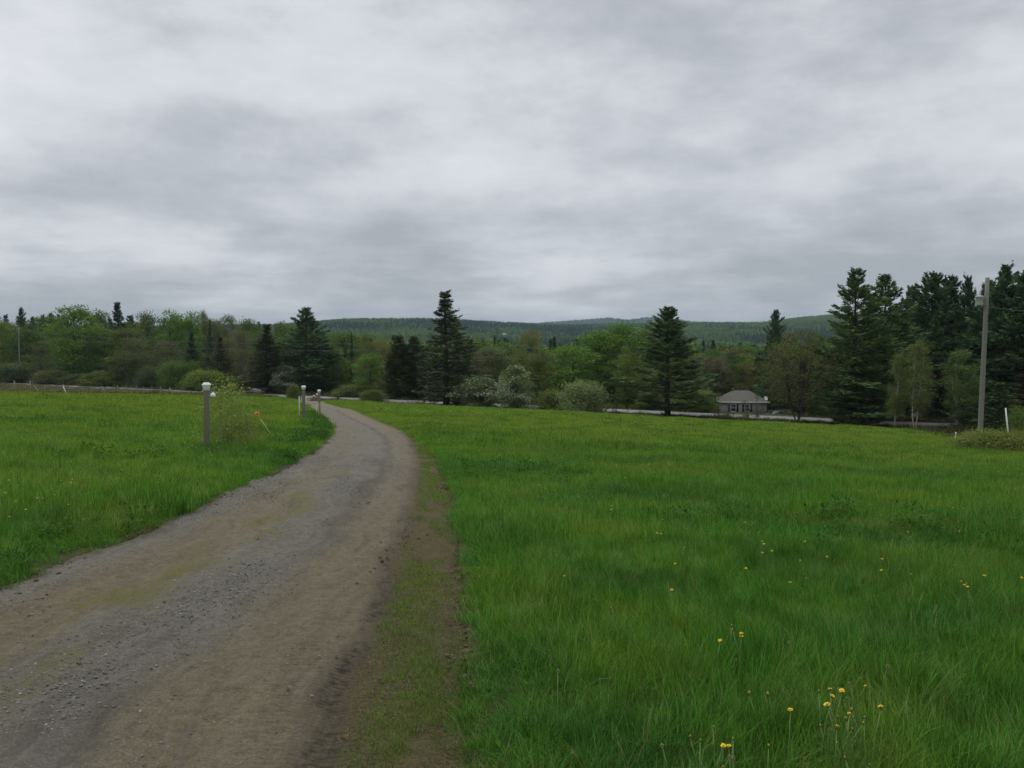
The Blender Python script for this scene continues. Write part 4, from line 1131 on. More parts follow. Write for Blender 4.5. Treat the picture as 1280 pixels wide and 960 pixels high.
# ------------------------------------------------------------------ small built things
M_WOODG = None
def wood_mat(name, col):
    m, t = mat(name)
    co = t.n('ShaderNodeTexCoord').outputs['Object']
    mp = t.n('ShaderNodeMapping', Vector=co, Scale=(30, 30, 2.2)).outputs[0]
    n1 = t.noise(mp, 1.5, 6, .65); n2 = t.noise(co, 4, 3)
    c = t.mix(n1, tuple(k * .45 for k in col), tuple(k * 1.35 for k in col)); c = t.mix(t.math('MULTIPLY', n2, .4), c, tuple(k * .6 for k in (.16, .15, .12)))
    out(t, bsdf(t, c, .85, .2, 0, bump(t, n1, .004))); return m
M_WOODG = wood_mat('weathered_wood', (.185, .170, .130))
M_WOODL = wood_mat('pale_weathered_wood', (.25, .23, .18))
M_POLE = wood_mat('pole_wood', (.24, .23, .19))
M_REDW = wood_mat('reddish_wood', (.26, .14, .09))
M_WHITE = simple('white_plastic', (.72, .72, .70), .45, .4, var=.08)
M_WHITED = simple('dirty_white', (.52, .52, .49), .6, .3, var=.2)
M_GLASS = simple('lamp_glass', (.30, .31, .31), .15, .6, var=.1)
M_METAL = simple('galvanised_metal', (.34, .35, .36), .5, .5, metal=.5, var=.15)
M_DARK = simple('dark_metal', (.03, .03, .03), .5, .4, var=.2)
M_WIRE = simple('cable', (.10, .10, .10), .6, .3, var=.05)

def lamp_post(px, py, top, w, label, rz=0.0, lean=(0, 0), wm=None, spot=False, xyz=None):
    x, y, z = xyz or ground(px, py)
    H = ztop(px, top, y) - z
    o = thing('lamp_post', label, 'lamp post', (x, y, z), rot=(lean[1], lean[0], rz))
    mb = MB().box((0, 0, (H - .2 - .3) / 2), (w, w, H - .2 + .3)); bevel(mb.obj('post', wm or M_WOODG, o), .008)
    mb = MB().box((0, 0, H - .2 + .035), (w * 1.18, w * 1.18, .07), taper=1.0)
    c = mb.obj('collar', M_WHITED, o); bevel(c, .006)
    cap = MB().box((0, 0, H - .13 + .01), (w * 1.25, w * 1.25, .06), taper=1.12).box((0, 0, H - .13 + .04 + .025), (w * 1.6, w * 1.6, .03)).box((0, 0, H - .13 + .08 + .025), (w * 1.54, w * 1.54, .05), taper=.55).obj('lamp_cap', M_WHITE, o)
    bevel(cap, .006)
    MB().box((0, 0, H - .13 + .131), (w * .8, w * .8, .006)).obj('solar_panel', M_DARK, cap)
    if spot:
        mb = MB().lathe([(.001, 0), (.04, .0), (.058, .04), (.062, .10), (.001, .105)], 14)
        s = mb.obj('spotlight', M_WHITE, o, True); s.location = (w * .5 + .05, -.02, H - .34); s.rotation_euler = (math.radians(70), 0, math.radians(30))
        MB().tube([(w * .5, 0, H - .37), (w * .5 + .05, -.01, H - .35)], .014, 6).obj('bracket', M_WHITE, s).matrix_parent_inverse = Matrix.LocRotScale(s.location, s.rotation_euler, None).inverted()
    return o
lamp_post(258.5, 567, 478, .132, 'weathered grey lamp post with white cap, nearest on the left of the track', rz=.35, lean=(.012, 0), spot=True)
lamp_post(380, 528, 482, .155, 'grey wooden lamp post with white cap, second along the track', rz=.2)
lamp_post(399.2, 519, 487, .15, 'grey lamp post with white cap, third and thinner, where the track bends away', rz=.1)
x = at_s(396, -34); lamp_post(396, 0, 492, .2, 'reddish post with white cap near the road, right of the far two', wm=M_REDW, xyz=x)
x = at_s(392.3, -26); lamp_post(392.3, 0, 494, .2, 'reddish post with white cap near the road, left of the far two', wm=M_REDW, xyz=x)

def stake(px0, py0, px1, py1, r, m, name, label, cat='stake', disc=None):
    x, y, z = ground(px0, py0); zt = ztop(px1, py1, y); xt = ray(px1, py1)[0] / ray(px1, py1)[1] * y
    o = thing(name, label, cat, (x, y, z))
    top = np.array([xt - x, 0, zt - z]); 
    MB().tube(np.array([-.1 * top, top * .5, top]), r, 6).obj('rod', m, o)
    if disc:
        d = MB().lathe([(.001, -.012), (.075, -.012), (.085, 0), (.075, .012), (.001, .012)], 18).obj('reflector', disc, o)
        d.location = top; d.rotation_euler = (math.radians(82), 0, math.radians(25))
        c = MB().lathe([(.001, 0), (.032, 0), (.03, .006), (.001, .007)], 14).obj('reflector_centre', M_DARK, d); c.location = (0, 0, .012)
        MB().tube([(0, 0, 0), tuple(-top / np.linalg.norm(top) * .16)], .017, 6).obj('socket', disc, o).location = top
    return o
M_YEL = simple('pale_yellow_rod', (.52, .50, .22), .5, .3, var=.1); M_ORANGE = simple('orange_plastic', (.75, .22, .015), .4, .4, var=.1)
stake(341, 546, 321.5, 517.5, .011, M_YEL, 'driveway_marker', 'leaning yellow driveway marker with orange round reflector', 'marker', M_ORANGE)
stake(398.6, 524, 398.6, 503, .018, M_YEL, 'thin_stake', 'thin yellow stake standing right before the third lamp post')
stake(395.6, 522, 395.6, 505, .016, M_YEL, 'thin_stake', 'thin yellow stake left of the third lamp post')
stake(374, 523, 374, 495.5, .035, M_WHITED, 'thin_stake', 'pale short stake left of the second lamp post')
stake(1261.5, 556, 1257, 510, .045, M_WHITE, 'snow_stake', 'tall white leaning stake beside the near utility pole', 'stake')
stake(1193.5, 552, 1195, 540, .04, M_WHITED, 'snow_stake', 'short white stake left of the shrub at the near utility pole', 'stake')
x, y, z = at_s(422, -6)
o = thing('dark_post', 'short dark post at the roadside right of the track end', 'post', (x, y, z)); bevel(MB().box((0, 0, .55), (.3, .3, 1.3)).obj('post', M_DARK, o), .03)
MB().box((0, 0, 1.22), (.38, .38, .06), taper=.7).obj('cap', M_DARK, o)

# utility poles and wires
def util_pole(X, Y, z, H, label, r0=.17, r1=.12, lean=(0, 0), transformer=None, crossarm=None, side_box=False):
    o = thing('utility_pole', label, 'utility pole', (X, Y, z), rot=(lean[1], lean[0], 0))
    zz = np.linspace(-.8, H, 7)
    MB().tube(np.stack([0 * zz, 0 * zz, zz], 1), np.linspace(r0, r1, 7), 14).obj('pole', M_POLE, o, True)
    if transformer:
        tx, tz, tr, th = transformer
        t = MB().lathe([(.001, 0), (tr * .9, 0), (tr, .04), (tr, th * .88), (tr * 1.1, th * .89), (tr * 1.1, th * .95), (tr * .8, th), (.001, th * 1.04)], 20, (tx, 0, tz)).obj('transformer', M_WHITED, o, True)
        MB().lathe([(.001, 0), (.07, 0), (.05, .06), (.075, .1), (.05, .15), (.07, .2), (.04, .27), (.02, .42), (.001, .43)], 12, (tx + .02, 0, tz + th * 1.03)).obj('bushing', M_WHITED, t, True)
        for dz in (.15, .75): MB().box((tx * .5, 0, tz + th * dz), (abs(tx), .08, .05)).obj('bracket', M_METAL, o)
        for k in (-1, 1): MB().lathe([(.001, 0), (.035, 0), (.05, .04), (.03, .08), (.001, .09)], 10, (tx - tr * .75 * k * .6, -tr * .9, tz + th * .65)).obj('terminal', M_METAL, t)
        MB().box((tx, 0, tz - .03), (tr * 2.5, .09, .05)).obj('mount', M_METAL, t)
    if crossarm:
        cx, cz, cl = crossarm
        c = MB().box((cx, -r1 - .06, cz), (cl, .10, .12)).obj('crossarm', M_POLE, o)
        for k in (-.42, .0, .42): MB().lathe([(.001, 0), (.05, 0), (.07, .05), (.04, .1), (.06, .15), (.001, .19)], 8, (cx + k * cl, -r1 - .06, cz + .06)).obj('insulator', M_WHITED, c)
        MB().tube([(cx * .3, -r1 - .05, cz - .7), (cx + .3 * cl, -r1 - .05, cz - .07)], .025, 5).obj('arm_brace', M_METAL, o)
    if side_box:
        bevel(MB().box((.02, -r0 - .1, H * .42), (.3, .2, .75)).obj('junction_box', M_WHITED, o), .02)
    return o
Yp = 52.0; Xp = (1227.5 - 640) / 1000 * Yp; zp = hz(Xp, Yp); Hp = ztop(1236, 347, Yp) - zp
lean = math.atan2((1236 - 1227.5) / 1000 * Yp - .25, Hp)
tz = ztop(1228, 382, Yp) - zp
util_pole(Xp, Yp, zp, Hp, 'tall bare utility pole with pale transformer can, nearest on the right', .165, .125, (lean, 0), transformer=(-.46, tz, .23, .62))
X, Y, z = at_s(1043, 6.5); H = ztop(1043, 442, Y) - z; PR = (X, Y, z, H)
util_pole(X, Y, z, H, 'utility pole with small transformer beyond the road beside the white pine', .17, .13, transformer=(.42, H - 1.9, .22, .6), crossarm=(.75, H - 1.0, 1.9), side_box=True)
X, Y, z = at_s(491, 7.); H = ztop(491, 427, Y) - z; PM = (X, Y, z, H)
util_pole(X, Y, z, H, 'pale utility pole top sticking out above the dark cedars', .18, .14, crossarm=(0, H - .5, 2.2))
X, Y, z = at_s(24.5, 7.); H = ztop(24.5, 409, Y) - z; PL = (X, Y, z, H)
util_pole(X, Y, z, H, 'brown utility pole with side arm at the far left of the wood', .2, .15, crossarm=(-1.3, H - .6, 2.9))
def wire(label, a, b, sag, r, name='overhead_wire'):
    a, b = np.array(a), np.array(b); u = np.linspace(0, 1, 25)
    p = a + (b - a) * u[:, None]; p[:, 2] -= sag * 4 * u * (1 - u)
    return tag(MB().tube(p, r, 5).obj(name, M_WIRE), label, 'wire')
def pt(P, dz, dx=0.): return (P[0] + dx, P[1] - .25, P[2] + P[3] + dz)
ext = (PR[0] + 70, PR[1] - 40, PR[2] + PR[3] + 1)
for dz, w in ((-.25, 'upper'), (-1.7, 'lower')):
    wire(f'{w} wire along the road between the far left pole and the cedars', pt(PL, dz - .4), pt(PM, dz), 1.6, .028)
    wire(f'{w} wire along the road between the cedars and the tall white pine', pt(PM, dz), pt(PR, dz), 1.0, .026)
    wire(f'{w} wire running right from the pole by the white pine into the dark grove', pt(PR, dz), (ext[0], ext[1], ext[2] + dz), 1.0, .02)
zw = ztop(1238, 384.5, Yp); xw = (1236 - 640) / 1000 * Yp
wire('wire leaving the near utility pole to the right', (xw, Yp, zw), (xw + 60, Yp + 6, zw - 2.2), .9, .022)

# wire fence along the left end of the meadow
def fence():
    o = thing('wire_fence', 'old wire fence of thin wooden posts along the far left end of the meadow', 'fence', (0, 0, 0))
    pts = []
    for px in (-60, -42, -24, -6, 17.5, 37, 55, 78, 89, 103, 115, 126, 136, 146, 156, 163, 170, 179, 188, 200, 211):
        dx = (px - 640) / 1000; Y = float(field_depth(dx)) + 2.2; X = dx * Y; z = hz(X, Y); h = random.uniform(1.25, 1.5) + (.5 if px in (17.5, 37) else 0) + (.2 if px == 78 else 0)
        pts.append((X, Y, z, h))
        r = random.uniform(.045, .065) + (.03 if px in (17.5, 37, 78) else 0)
        l = random.uniform(-.05, .05)
        MB().tube([(X, Y, z - .3), (X + l * .5, Y, z + h * .5), (X + l, Y, z + h)], r, 7).obj('fence_post', M_WOODL, o)
    for a, b in ((41, 53.5), (77, 86), (78, 84), (126, 135), (211, 219)):
        d0 = (a - 640) / 1000; Y = float(field_depth(d0)) + 1.9; X = d0 * Y; X1 = (b - 640) / 1000 * Y
        MB().tube([(X, Y + .2, hz(X, Y) + 1.25), (X1, Y - .6, hz(X1, Y - .6) - .1)], .055 if b != 84 else .03, 6).obj('brace', M_WHITED if b == 86 else M_WOODL, o)
    for k in (.25, .5, .75, .97):
        p = np.array([[x, y - .07, z + 1.25 * k] for x, y, z, h in pts]); MB().tube(p, .006, 4).obj('fence_wire', M_METAL, o)
fence()

# grey house with hip roof across the road
def house():
    s = 33.; X, Y, z = at_s(933, s); 
    ze = ztop(933, 502.5, Y); zr = ztop(933, 489.5, Y); W = 55 / 1000 * Y; D = 6.6
    wall_b = min(z, ze - 2.6) - .3; Hh = ze - wall_b
    rz = -.08
    o = thing('house', 'small grey hip roofed house across the road right of the lone pine', 'house', (X, Y + D / 2, wall_b), rz)
    m, t = mat('grey_siding')
    co = t.n('ShaderNodeTexCoord').outputs['Object']
    wv = t.n('ShaderNodeTexWave', {'bands_direction': 'Z', 'wave_profile': 'SAW'}, Vector=co, Scale=1.3)
    nz = t.noise(co, 1.5, 5)
    out(t, bsdf(t, t.mix(nz, (.25, .243, .215), (.33, .32, .285)), .8, .25, 0, bump(t, wv.outputs['Fac'], .02)))
    MB().box((0, 0, Hh / 2), (W, D, Hh)).obj('wall', m, o)
    e = .45; rh = zr - ze; rl = W * .18
    mr, t = mat('brown_shingles'); co = t.n('ShaderNodeTexCoord').outputs['Object']
    wv = t.n('ShaderNodeTexWave', {'bands_direction': 'Z'}, Vector=co, Scale=3.2, Distortion=.3); nz = t.noise(co, 3., 6, .7)
    out(t, bsdf(t, t.mix(nz, (.070, .067, .056), (.120, .113, .096)), .9, .2, 0, bump(t, wv.outputs['Fac'], .02)))
    a, b = W / 2 + e, D / 2 + e; z0 = Hh + .03
    mb = MB().add([(-a, -b, z0), (a, -b, z0), (a, b, z0), (-a, b, z0), (-rl, 0, z0 + rh), (rl, 0, z0 + rh), (-a, -b, z0 - .10), (a, -b, z0 - .10), (a, b, z0 - .10), (-a, b, z0 - .10)],
                  [[0, 1, 5, 4], [2, 3, 4, 5], [6, 9, 8, 7]], [[1, 2, 5], [3, 0, 4]])
    rf = mb.obj('roof', mr, o)
    mb = MB()
    for c, sz in (((0, -b - .012, z0 - .06), (2 * a + .05, .03, .17)), ((0, b + .012, z0 - .06), (2 * a + .05, .03, .17)), ((-a - .012, 0, z0 - .06), (.03, 2 * b - .01, .17)), ((a + .012, 0, z0 - .06), (.03, 2 * b - .01, .17))): mb.box(c, sz)
    mb.obj('fascia', M_WHITE, rf)
    MB().lathe([(.001, 0), (.07, 0), (.07, .5), (.10, .51), (.10, .6), (.001, .61)], 10, (-rl - .1, -.25, z0 + rh - .2)).obj('vent_pipe', M_WHITED, rf)
    mg = simple('window_glass', (.03, .035, .04), .08, .6, var=.1); ms = simple('dark_shutter', (.025, .028, .03), .6, .3)
    for px, nm in ((919.5, 'l'), (936.5, 'r')):
        wx = (px - 933) / 1000 * Y; wz = Hh - 1.15
        wi = MB()
        for c, sz in (((wx, -D / 2 - .03, wz + .66), (1.06, .06, .09)), ((wx, -D / 2 - .03, wz - .66), (1.06, .06, .09)), ((wx - .485, -D / 2 - .03, wz), (.09, .06, 1.23)), ((wx + .485, -D / 2 - .03, wz), (.09, .06, 1.23)), ((wx, -D / 2 - .025, wz), (.88, .05, .06))): wi.box(c, sz)
        wo = wi.obj('window', M_WHITE, o)
        MB().box((wx, -D / 2 - .006, wz), (.88, .012, 1.23)).obj('pane', mg, wo)
        for k in (-1, 1): MB().box((wx + k * .76, -D / 2 - .02, wz), (.38, .04, 1.4)).obj('shutter', ms, wo)
    dr_ = MB().box((W * .36, -D / 2 - .025, 1.35), (.95, .05, 2.1)).obj('door', simple('green_grey_door', (.16, .17, .13), .5), o)
    MB().lathe([(.001, 0), (.03, 0), (.03, .05), (.001, .06)], 8, (W * .36 + .35, -D / 2 - .08, 1.3)).obj('handle', M_METAL, dr_)
    bevel(MB().box((W * .36, -D / 2 - .6, .12), (1.6, 1.1, .3)).obj('step', simple('concrete', (.25, .25, .24), .9), o), .02)
    # satellite dish on the right end of the roof
    d = thing('satellite_dish', 'white satellite dish on the right end of the house roof', 'satellite dish', (X + W * .47, Y + .6, wall_b + z0 + .28), 0)
    k = np.linspace(0, .42, 7); pr = [(max(.001, r), r * r * .45) for r in k] + [(.42, .42 ** 2 * .45 - .015), (.001, -.02)]
    ds = MB().lathe(pr, 20).obj('dish', M_WHITE, d, True); ds.location = (0, -.1, .35); ds.rotation_euler = (math.radians(65), 0, math.radians(20))
    MB().tube([(0, 0, -.35), (0, 0, .2), (0, -.08, .35)], .03, 6).obj('mast', M_METAL, d)
    MB().tube([(0, -.1, .1), (.05, -.55, .42)], .015, 5).box((.05, -.56, .44), (.09, .09, .09)).obj('feed_arm', M_METAL, d)
house()

# cars
def car(label, X, Y, z, rz, col, name='parked_car'):
    paint, t = mat('car_paint')
    out(t, bsdf(t, col, .28, .5))
    gl = simple('car_glass', (.02, .025, .03), .06, .7, var=.05); ty = simple('tyre', (.02, .02, .02), .9); hl = simple('headlight_glass', (.6, .6, .6), .1, .6, var=.05); rl = simple('tail_lamp', (.28, .02, .02), .2, .5)
    o = thing(name, label, 'car', (X, Y, z), rz)
    # sections along x: x, half width, z low, z belt
    sec = [(-2.32, .62, .42, .70), (-2.2, .80, .30, .86), (-1.6, .88, .24, .94), (-.9, .90, .22, .96), (0, .90, .22, .97), (1.0, .90, .22, .97), (1.7, .88, .24, .97), (2.15, .82, .30, .92), (2.28, .66, .42, .74)]
    ring = []
    for x_, w, zl, zb in sec:
        ring.append([(x_, -w * .86, zl), (x_, -w, zl + .18), (x_, -w, zb - .14), (x_, -w * .90, zb), (x_, w * .90, zb), (x_, w, zb - .14), (x_, w, zl + .18), (x_, w * .86, zl)])
    V = np.array(ring).reshape(-1, 3); n = 8; q = [[i * n + j, i * n + (j + 1) % n, (i + 1) * n + (j + 1) % n, (i + 1) * n + j] for i in range(len(sec) - 1) for j in range(n)]
    q += [[0, 3, 2, 1], [0, 7, 4, 3], [7, 6, 5, 4]] + [[a + (len(sec) - 1) * n for a in f] for f in ([0, 1, 2, 3], [0, 3, 4, 7], [4, 5, 6, 7])]
    mb = MB().add(V, q)
    # roof slab and pillars
    cab = [(-1.05, .80, .96), (-.42, .68, 1.43), (.1, .68, 1.48), (.9, .67, 1.46), (1.55, .66, 1.36), (1.95, .78, .97)]
    rv = []; 
    for x_, w, zt in cab[1:5]: rv += [(x_, -w, zt - .06), (x_, -w * .86, zt), (x_, w * .86, zt), (x_, w, zt - .06)]
    mb.add(rv, [[i * 4 + j, (i + 1) * 4 + j, (i + 1) * 4 + j + 1, i * 4 + j + 1] for i in range(3) for j in range(3)] + [[i * 4 + 3, (i + 1) * 4 + 3, (i + 1) * 4, i * 4] for i in range(3)] + [[0, 1, 2, 3], [15, 14, 13, 12]])
    for sy in (-1, 1):
        mb.tube([(-1.05, sy * .80, .95), (-.42, sy * .67, 1.41)], .035, 5); mb.tube([(1.95, sy * .78, .95), (1.55, sy * .65, 1.33)], .05, 5); mb.tube([(.3, sy * .84, .95), (.3, sy * .675, 1.43)], .04, 5)
    b = mb.obj('body', paint, o, False); bevel(b, .03)
    g = MB()
    gv = []
    for x_, w, zt in cab: gv += [(x_, -w * 1.0 + .02, zt - .05)] + [(x_, w * 1.0 - .02, zt - .05)]
    low = [(x_, -.80, .95) for x_, w, zt in cab] + [(x_, .80, .95) for x_, w, zt in cab]
    k = len(cab); allv = gv + low
    qs = [[2 * i, 2 * i + 1, 2 * i + 3, 2 * i + 2] for i in range(k - 1)] + [[2 * i, 2 * i + 2, 2 * k + i + 1, 2 * k + i] for i in range(k - 1)] + [[2 * i + 1, 3 * k + i, 3 * k + i + 1, 2 * i + 3] for i in range(k - 1)]
    g.add(allv, qs).obj('window_glass', gl, o)
    for x_ in (-1.42, 1.38):
        for sy in (-1, 1):
            w = MB().lathe([(.20, -.1), (.30, -.1), (.325, -.06), (.325, .06), (.30, .1), (.20, .1)], 20).obj('wheel', ty, o, True); w.location = (x_, sy * .80, .325); w.rotation_euler = (math.pi / 2, 0, 0)
            MB().lathe([(.001, -.07), (.20, -.09), (.205, .09), (.001, .07)], 12).obj('rim', M_METAL, w)
    for sy in (-1, 1):
        bevel(MB().box((-2.24, sy * .58, .72), (.12, .3, .12)).obj('headlight', hl, o), .02); bevel(MB().box((2.22, sy * .62, .80), (.10, .24, .16)).obj('tail_light', rl, o), .02)
        bevel(MB().box((-.72, sy * .98, 1.0), (.10, .16, .12)).obj('mirror', paint, o), .02)
    return o
X, Y, z = at_s(318, -1.5); car('dark green car with pale sky shine on its roof, on the road at left', X, Y, -9.25, math.atan2(-NX, NY) + .0, (.012, .022, .020))
X, Y, z = at_s(971, 30); car('dark car parked right of the small grey house', X, Y, z, .5, (.02, .02, .022))

# mailbox near the right pole
X, Y, z = at_s(1051, 5.2)
o = thing('mailbox', 'small white mailbox at the roadside right of the pole with transformer', 'mailbox', (X, Y, z), -.5)
MB().box((0, 0, .45), (.1, .1, 1.1)).obj('post', M_WOODG, o)
k = np.linspace(0, math.pi, 9); pr = [(-.13, 1.0), (.13, 1.0)] + [(.13 * math.cos(a), 1.16 + .13 * math.sin(a)) for a in k]
n = len(pr); v = [(-.35, a, b) for a, b in pr] + [(.35, a, b) for a, b in pr]
mb = MB().add(v, [[i, (i + 1) % n, n + (i + 1) % n, n + i] for i in range(n)], [[0, i + 1, i] for i in range(1, n - 1)] + [[n, n + i, n + i + 1] for i in range(1, n - 1)])
mb.obj('box', M_WHITE, o)
MB().box((.1, -.145, 1.22), (.16, .012, .05)).obj('flag', simple('red_flag', (.4, .03, .02), .5), o)

# far houses on the hillside
def far_house(i, p, w, label):
    x, y, z = p; o = thing('hill_house', label, 'house', (x, y, z - 1), rz=(.4, -.3, .2)[i])
    hh = w * .42; dd = w * .7
    MB().box((0, 0, hh / 2 + .5), (w, dd, hh + 1)).obj('wall', M_WHITED if i < 2 else simple('pale_wall', (.4, .4, .38)), o)
    a, b, z0, rh = w / 2 + .4, dd / 2 + .4, hh + 1.03, w * .28
    MB().add([(-a, -b, z0), (a, -b, z0), (a, b, z0), (-a, b, z0), (-a, 0, z0 + rh), (a, 0, z0 + rh)], [[0, 1, 5, 4], [2, 3, 4, 5], [0, 3, 2, 1]], [[1, 2, 5], [3, 0, 4]]).obj('roof', simple('pale_metal_roof', (.45, .46, .47), .5, .4), o)
    for k in (-.28, 0, .28): MB().box((k * w, -dd / 2 - .03, hh * .6 + .5), (w * .1, .06, hh * .35)).obj('window', M_DARK, o)
for i, (p, w, lb) in enumerate(zip(FARP, (13, 10, 13), ('tiny white house on the far hillside, left of two', 'tiny white house on the far hillside, right of two', 'tiny pale house in the valley right of the lone white pine'))): far_house(i, p, w, lb)

# ------------------------------------------------------------------ dandelions
M_STEM = simple('flower_stem', (.10, .17, .04), .6, .3, var=.2); M_PETAL = simple('dandelion_petal', (.82, .62, .06), .6, .1, var=.12, scale=60); M_CALYX = simple('calyx', (.10, .085, .03), .7)
M_SEED = simple('seed_head', (.36, .38, .22), .9, .1)
def head_mesh(seed, r=.019, n=34, closed=False):
    rs = np.random.default_rng(seed); mb = MB()
    for L, el, k in ((r, .25, n), (r * .8, .65, n * 2 // 3), (r * .5, 1.1, n // 2)):
        if closed: el = 1.2
        th = rs.uniform(0, 6.28, k); e = el + rs.normal(0, .15, k)
        a = np.stack([np.cos(th) * np.cos(e), np.sin(th) * np.cos(e), np.sin(e)], 1); b = unit(np.cross(a, np.array([0, 0, 1.])))
        mb.cards(a * L * .55 + np.array([0, 0, .006]), a, b, L, r * .26, rs.uniform(0, 1, k))
    return mb
HEADS = [head_mesh(i).mesh('flower_head', M_PETAL) for i in range(3)] + [head_mesh(9, .012, 20, True).mesh('flower_head', M_PETAL)]
def seedhead():
    rs = np.random.default_rng(5); d = rdir(70, rs); mb = MB(); b = unit(np.cross(d, rdir(70, rs)))
    mb.cards(d * .008, d, b, .011, .003); return mb.mesh('seed_head', M_SEED)
HEADS.append(seedhead())
CAL = MB().lathe([(.001, -.010), (.006, -.008), (.009, 0), (.008, .007), (.001, .006)], 8).mesh('calyx', M_CALYX)
def stem_mesh(seed):
    rs = np.random.default_rng(seed); u = np.linspace(0, 1, 5); p = np.stack([.10 * u ** 2 * rs.uniform(-1, 1), .08 * u ** 2 * rs.uniform(-1, 1), u], 1)
    return MB().tube(p, [.0028, .0026, .0024, .0022, .002], 5).mesh('stem', M_STEM), p[-1]
STEMS = [stem_mesh(i) for i in range(4)]
def joined(k, hk, h, size):
    """a single-mesh dandelion for plants too small to show their parts"""
    mb = MB(); mb.tube([(0, 0, 0), (0, 0, h)], .003 * size, 4)
    return mb
def dandelion(px, py, h, label, group=None, hk=0, sc=1.0, xy=None):
    if xy is None: x, y, z = ground(px, py, h)
    else: x, y = xy; z = hz(x, y)
    o = thing('dandelion', label, 'flower', (x, y, z), random.uniform(0, 6.28), group)
    sm, tp = random.choice(STEMS)
    s = inst('stem', sm, o); s.scale = (h, h, h)
    s.scale = (1, 1, h)
    hd = inst('flower_head', HEADS[hk], o); hd.location = (tp[0], tp[1], h); hd.rotation_euler = (random.uniform(-.4, .4), random.uniform(-.4, .4), 0); hd.scale = (sc,) * 3
    c = inst('calyx', CAL, hd)
    return o
near = [(843, 704, .36, 0, 'yellow dandelion highest up, above the one in the left half of the right meadow'), (838, 743, .34, 1, 'orange yellow dandelion below the lone high one left of the meadow centre'),
 (893, 803, .34, 2, 'yellow dandelion with dark centre in a dull patch left of the pair'), (927, 789, .36, 0, 'brownish dandelion pair head right of the dull patch, upper'), (925, 792, .33, 1, 'brownish dandelion pair head right of the dull patch, lower'),
 (986, 897, .34, 1, 'single dandelion standing left of the big cluster on a straight stem'), (901, 925, .33, 2, 'yellow dandelion near the bottom edge, left and upper of two close ones'), (915, 943, .32, 0, 'yellow dandelion at the bottom edge, right and lower of two close ones'),
 (1037, 871, .40, 0, 'dandelion at the top of the big cluster of yellow flowers'), (1026, 878, .38, 1, 'dandelion left of the topmost one in the big cluster'), (1053, 890, .38, 2, 'dandelion in the middle of the big cluster'),
 (1047, 894, .36, 3, 'half open dandelion left of the middle of the big cluster'), (1043, 915, .36, 0, 'lowest open dandelion of the big cluster'), (1089, 893, .38, 1, 'small dandelion at the right end of the big cluster'),
 (1080, 884, .38, 4, 'pale seed head just above the right end of the big cluster'), (1070, 899, .36, 3, 'closed dandelion bud right of the middle of the big cluster'), (1048, 857, .4, 4, 'greenish seed head above the big cluster'),
 (1078, 859, .4, 4, 'seed head above and right of the big cluster'), (1098, 831, .34, 4, 'whitish seed head alone above the big cluster'), (956, 870, .36, 3, 'closed dandelion left of the straight stemmed single one'),
 (975, 865, .37, 3, 'closed dandelion above the straight stemmed single one'), (1003, 800, .36, 4, 'seed head on a tall stem above the single dandelion'), (1218, 738, .33, 0, 'orange yellow dandelion alone at the right side of the meadow'),
 (842, 933, .32, 4, 'small pale seed head at the bottom left of the right meadow'), (1078, 957, .32, 3, 'closed bud at the bottom edge under the big cluster'), (870, 799, .33, 4, 'pale seed head left of the dull flower patch'),
 (913, 786, .34, 3, 'closed bud above the dull flower patch'), (697, 848, .3, 4, 'lone seed head nearest to the dirt strip'), (803, 884, .33, 4, 'seed head on a straight stalk in the lower middle of the meadow'), (755, 760, .3, 3, 'half open flower midway between the dirt strip and the high dandelion')]
for px, py, h, hk, lb in near: dandelion(px, py, h, lb, hk=hk, sc=random.uniform(.65, .9))
for cx_, cy_, k_, lb in ((1058, 905, 16, 'small bud or seed head crowded into the big flower cluster near the bottom edge'), (908, 935, 9, 'small bud or seed head beside the two close dandelions at the bottom edge'), (898, 806, 6, 'small bud or seed head in the dull flower patch'), (1160, 752, 6, 'small bud or seed head near the right hand lone dandelion')):
    for q in range(k_): dandelion(cx_ + random.gauss(0, 26), cy_ + random.gauss(0, 18), random.uniform(.24, .33), lb, group=lb, hk=random.choice([3, 3, 4, 0]), sc=random.uniform(.45, .7))
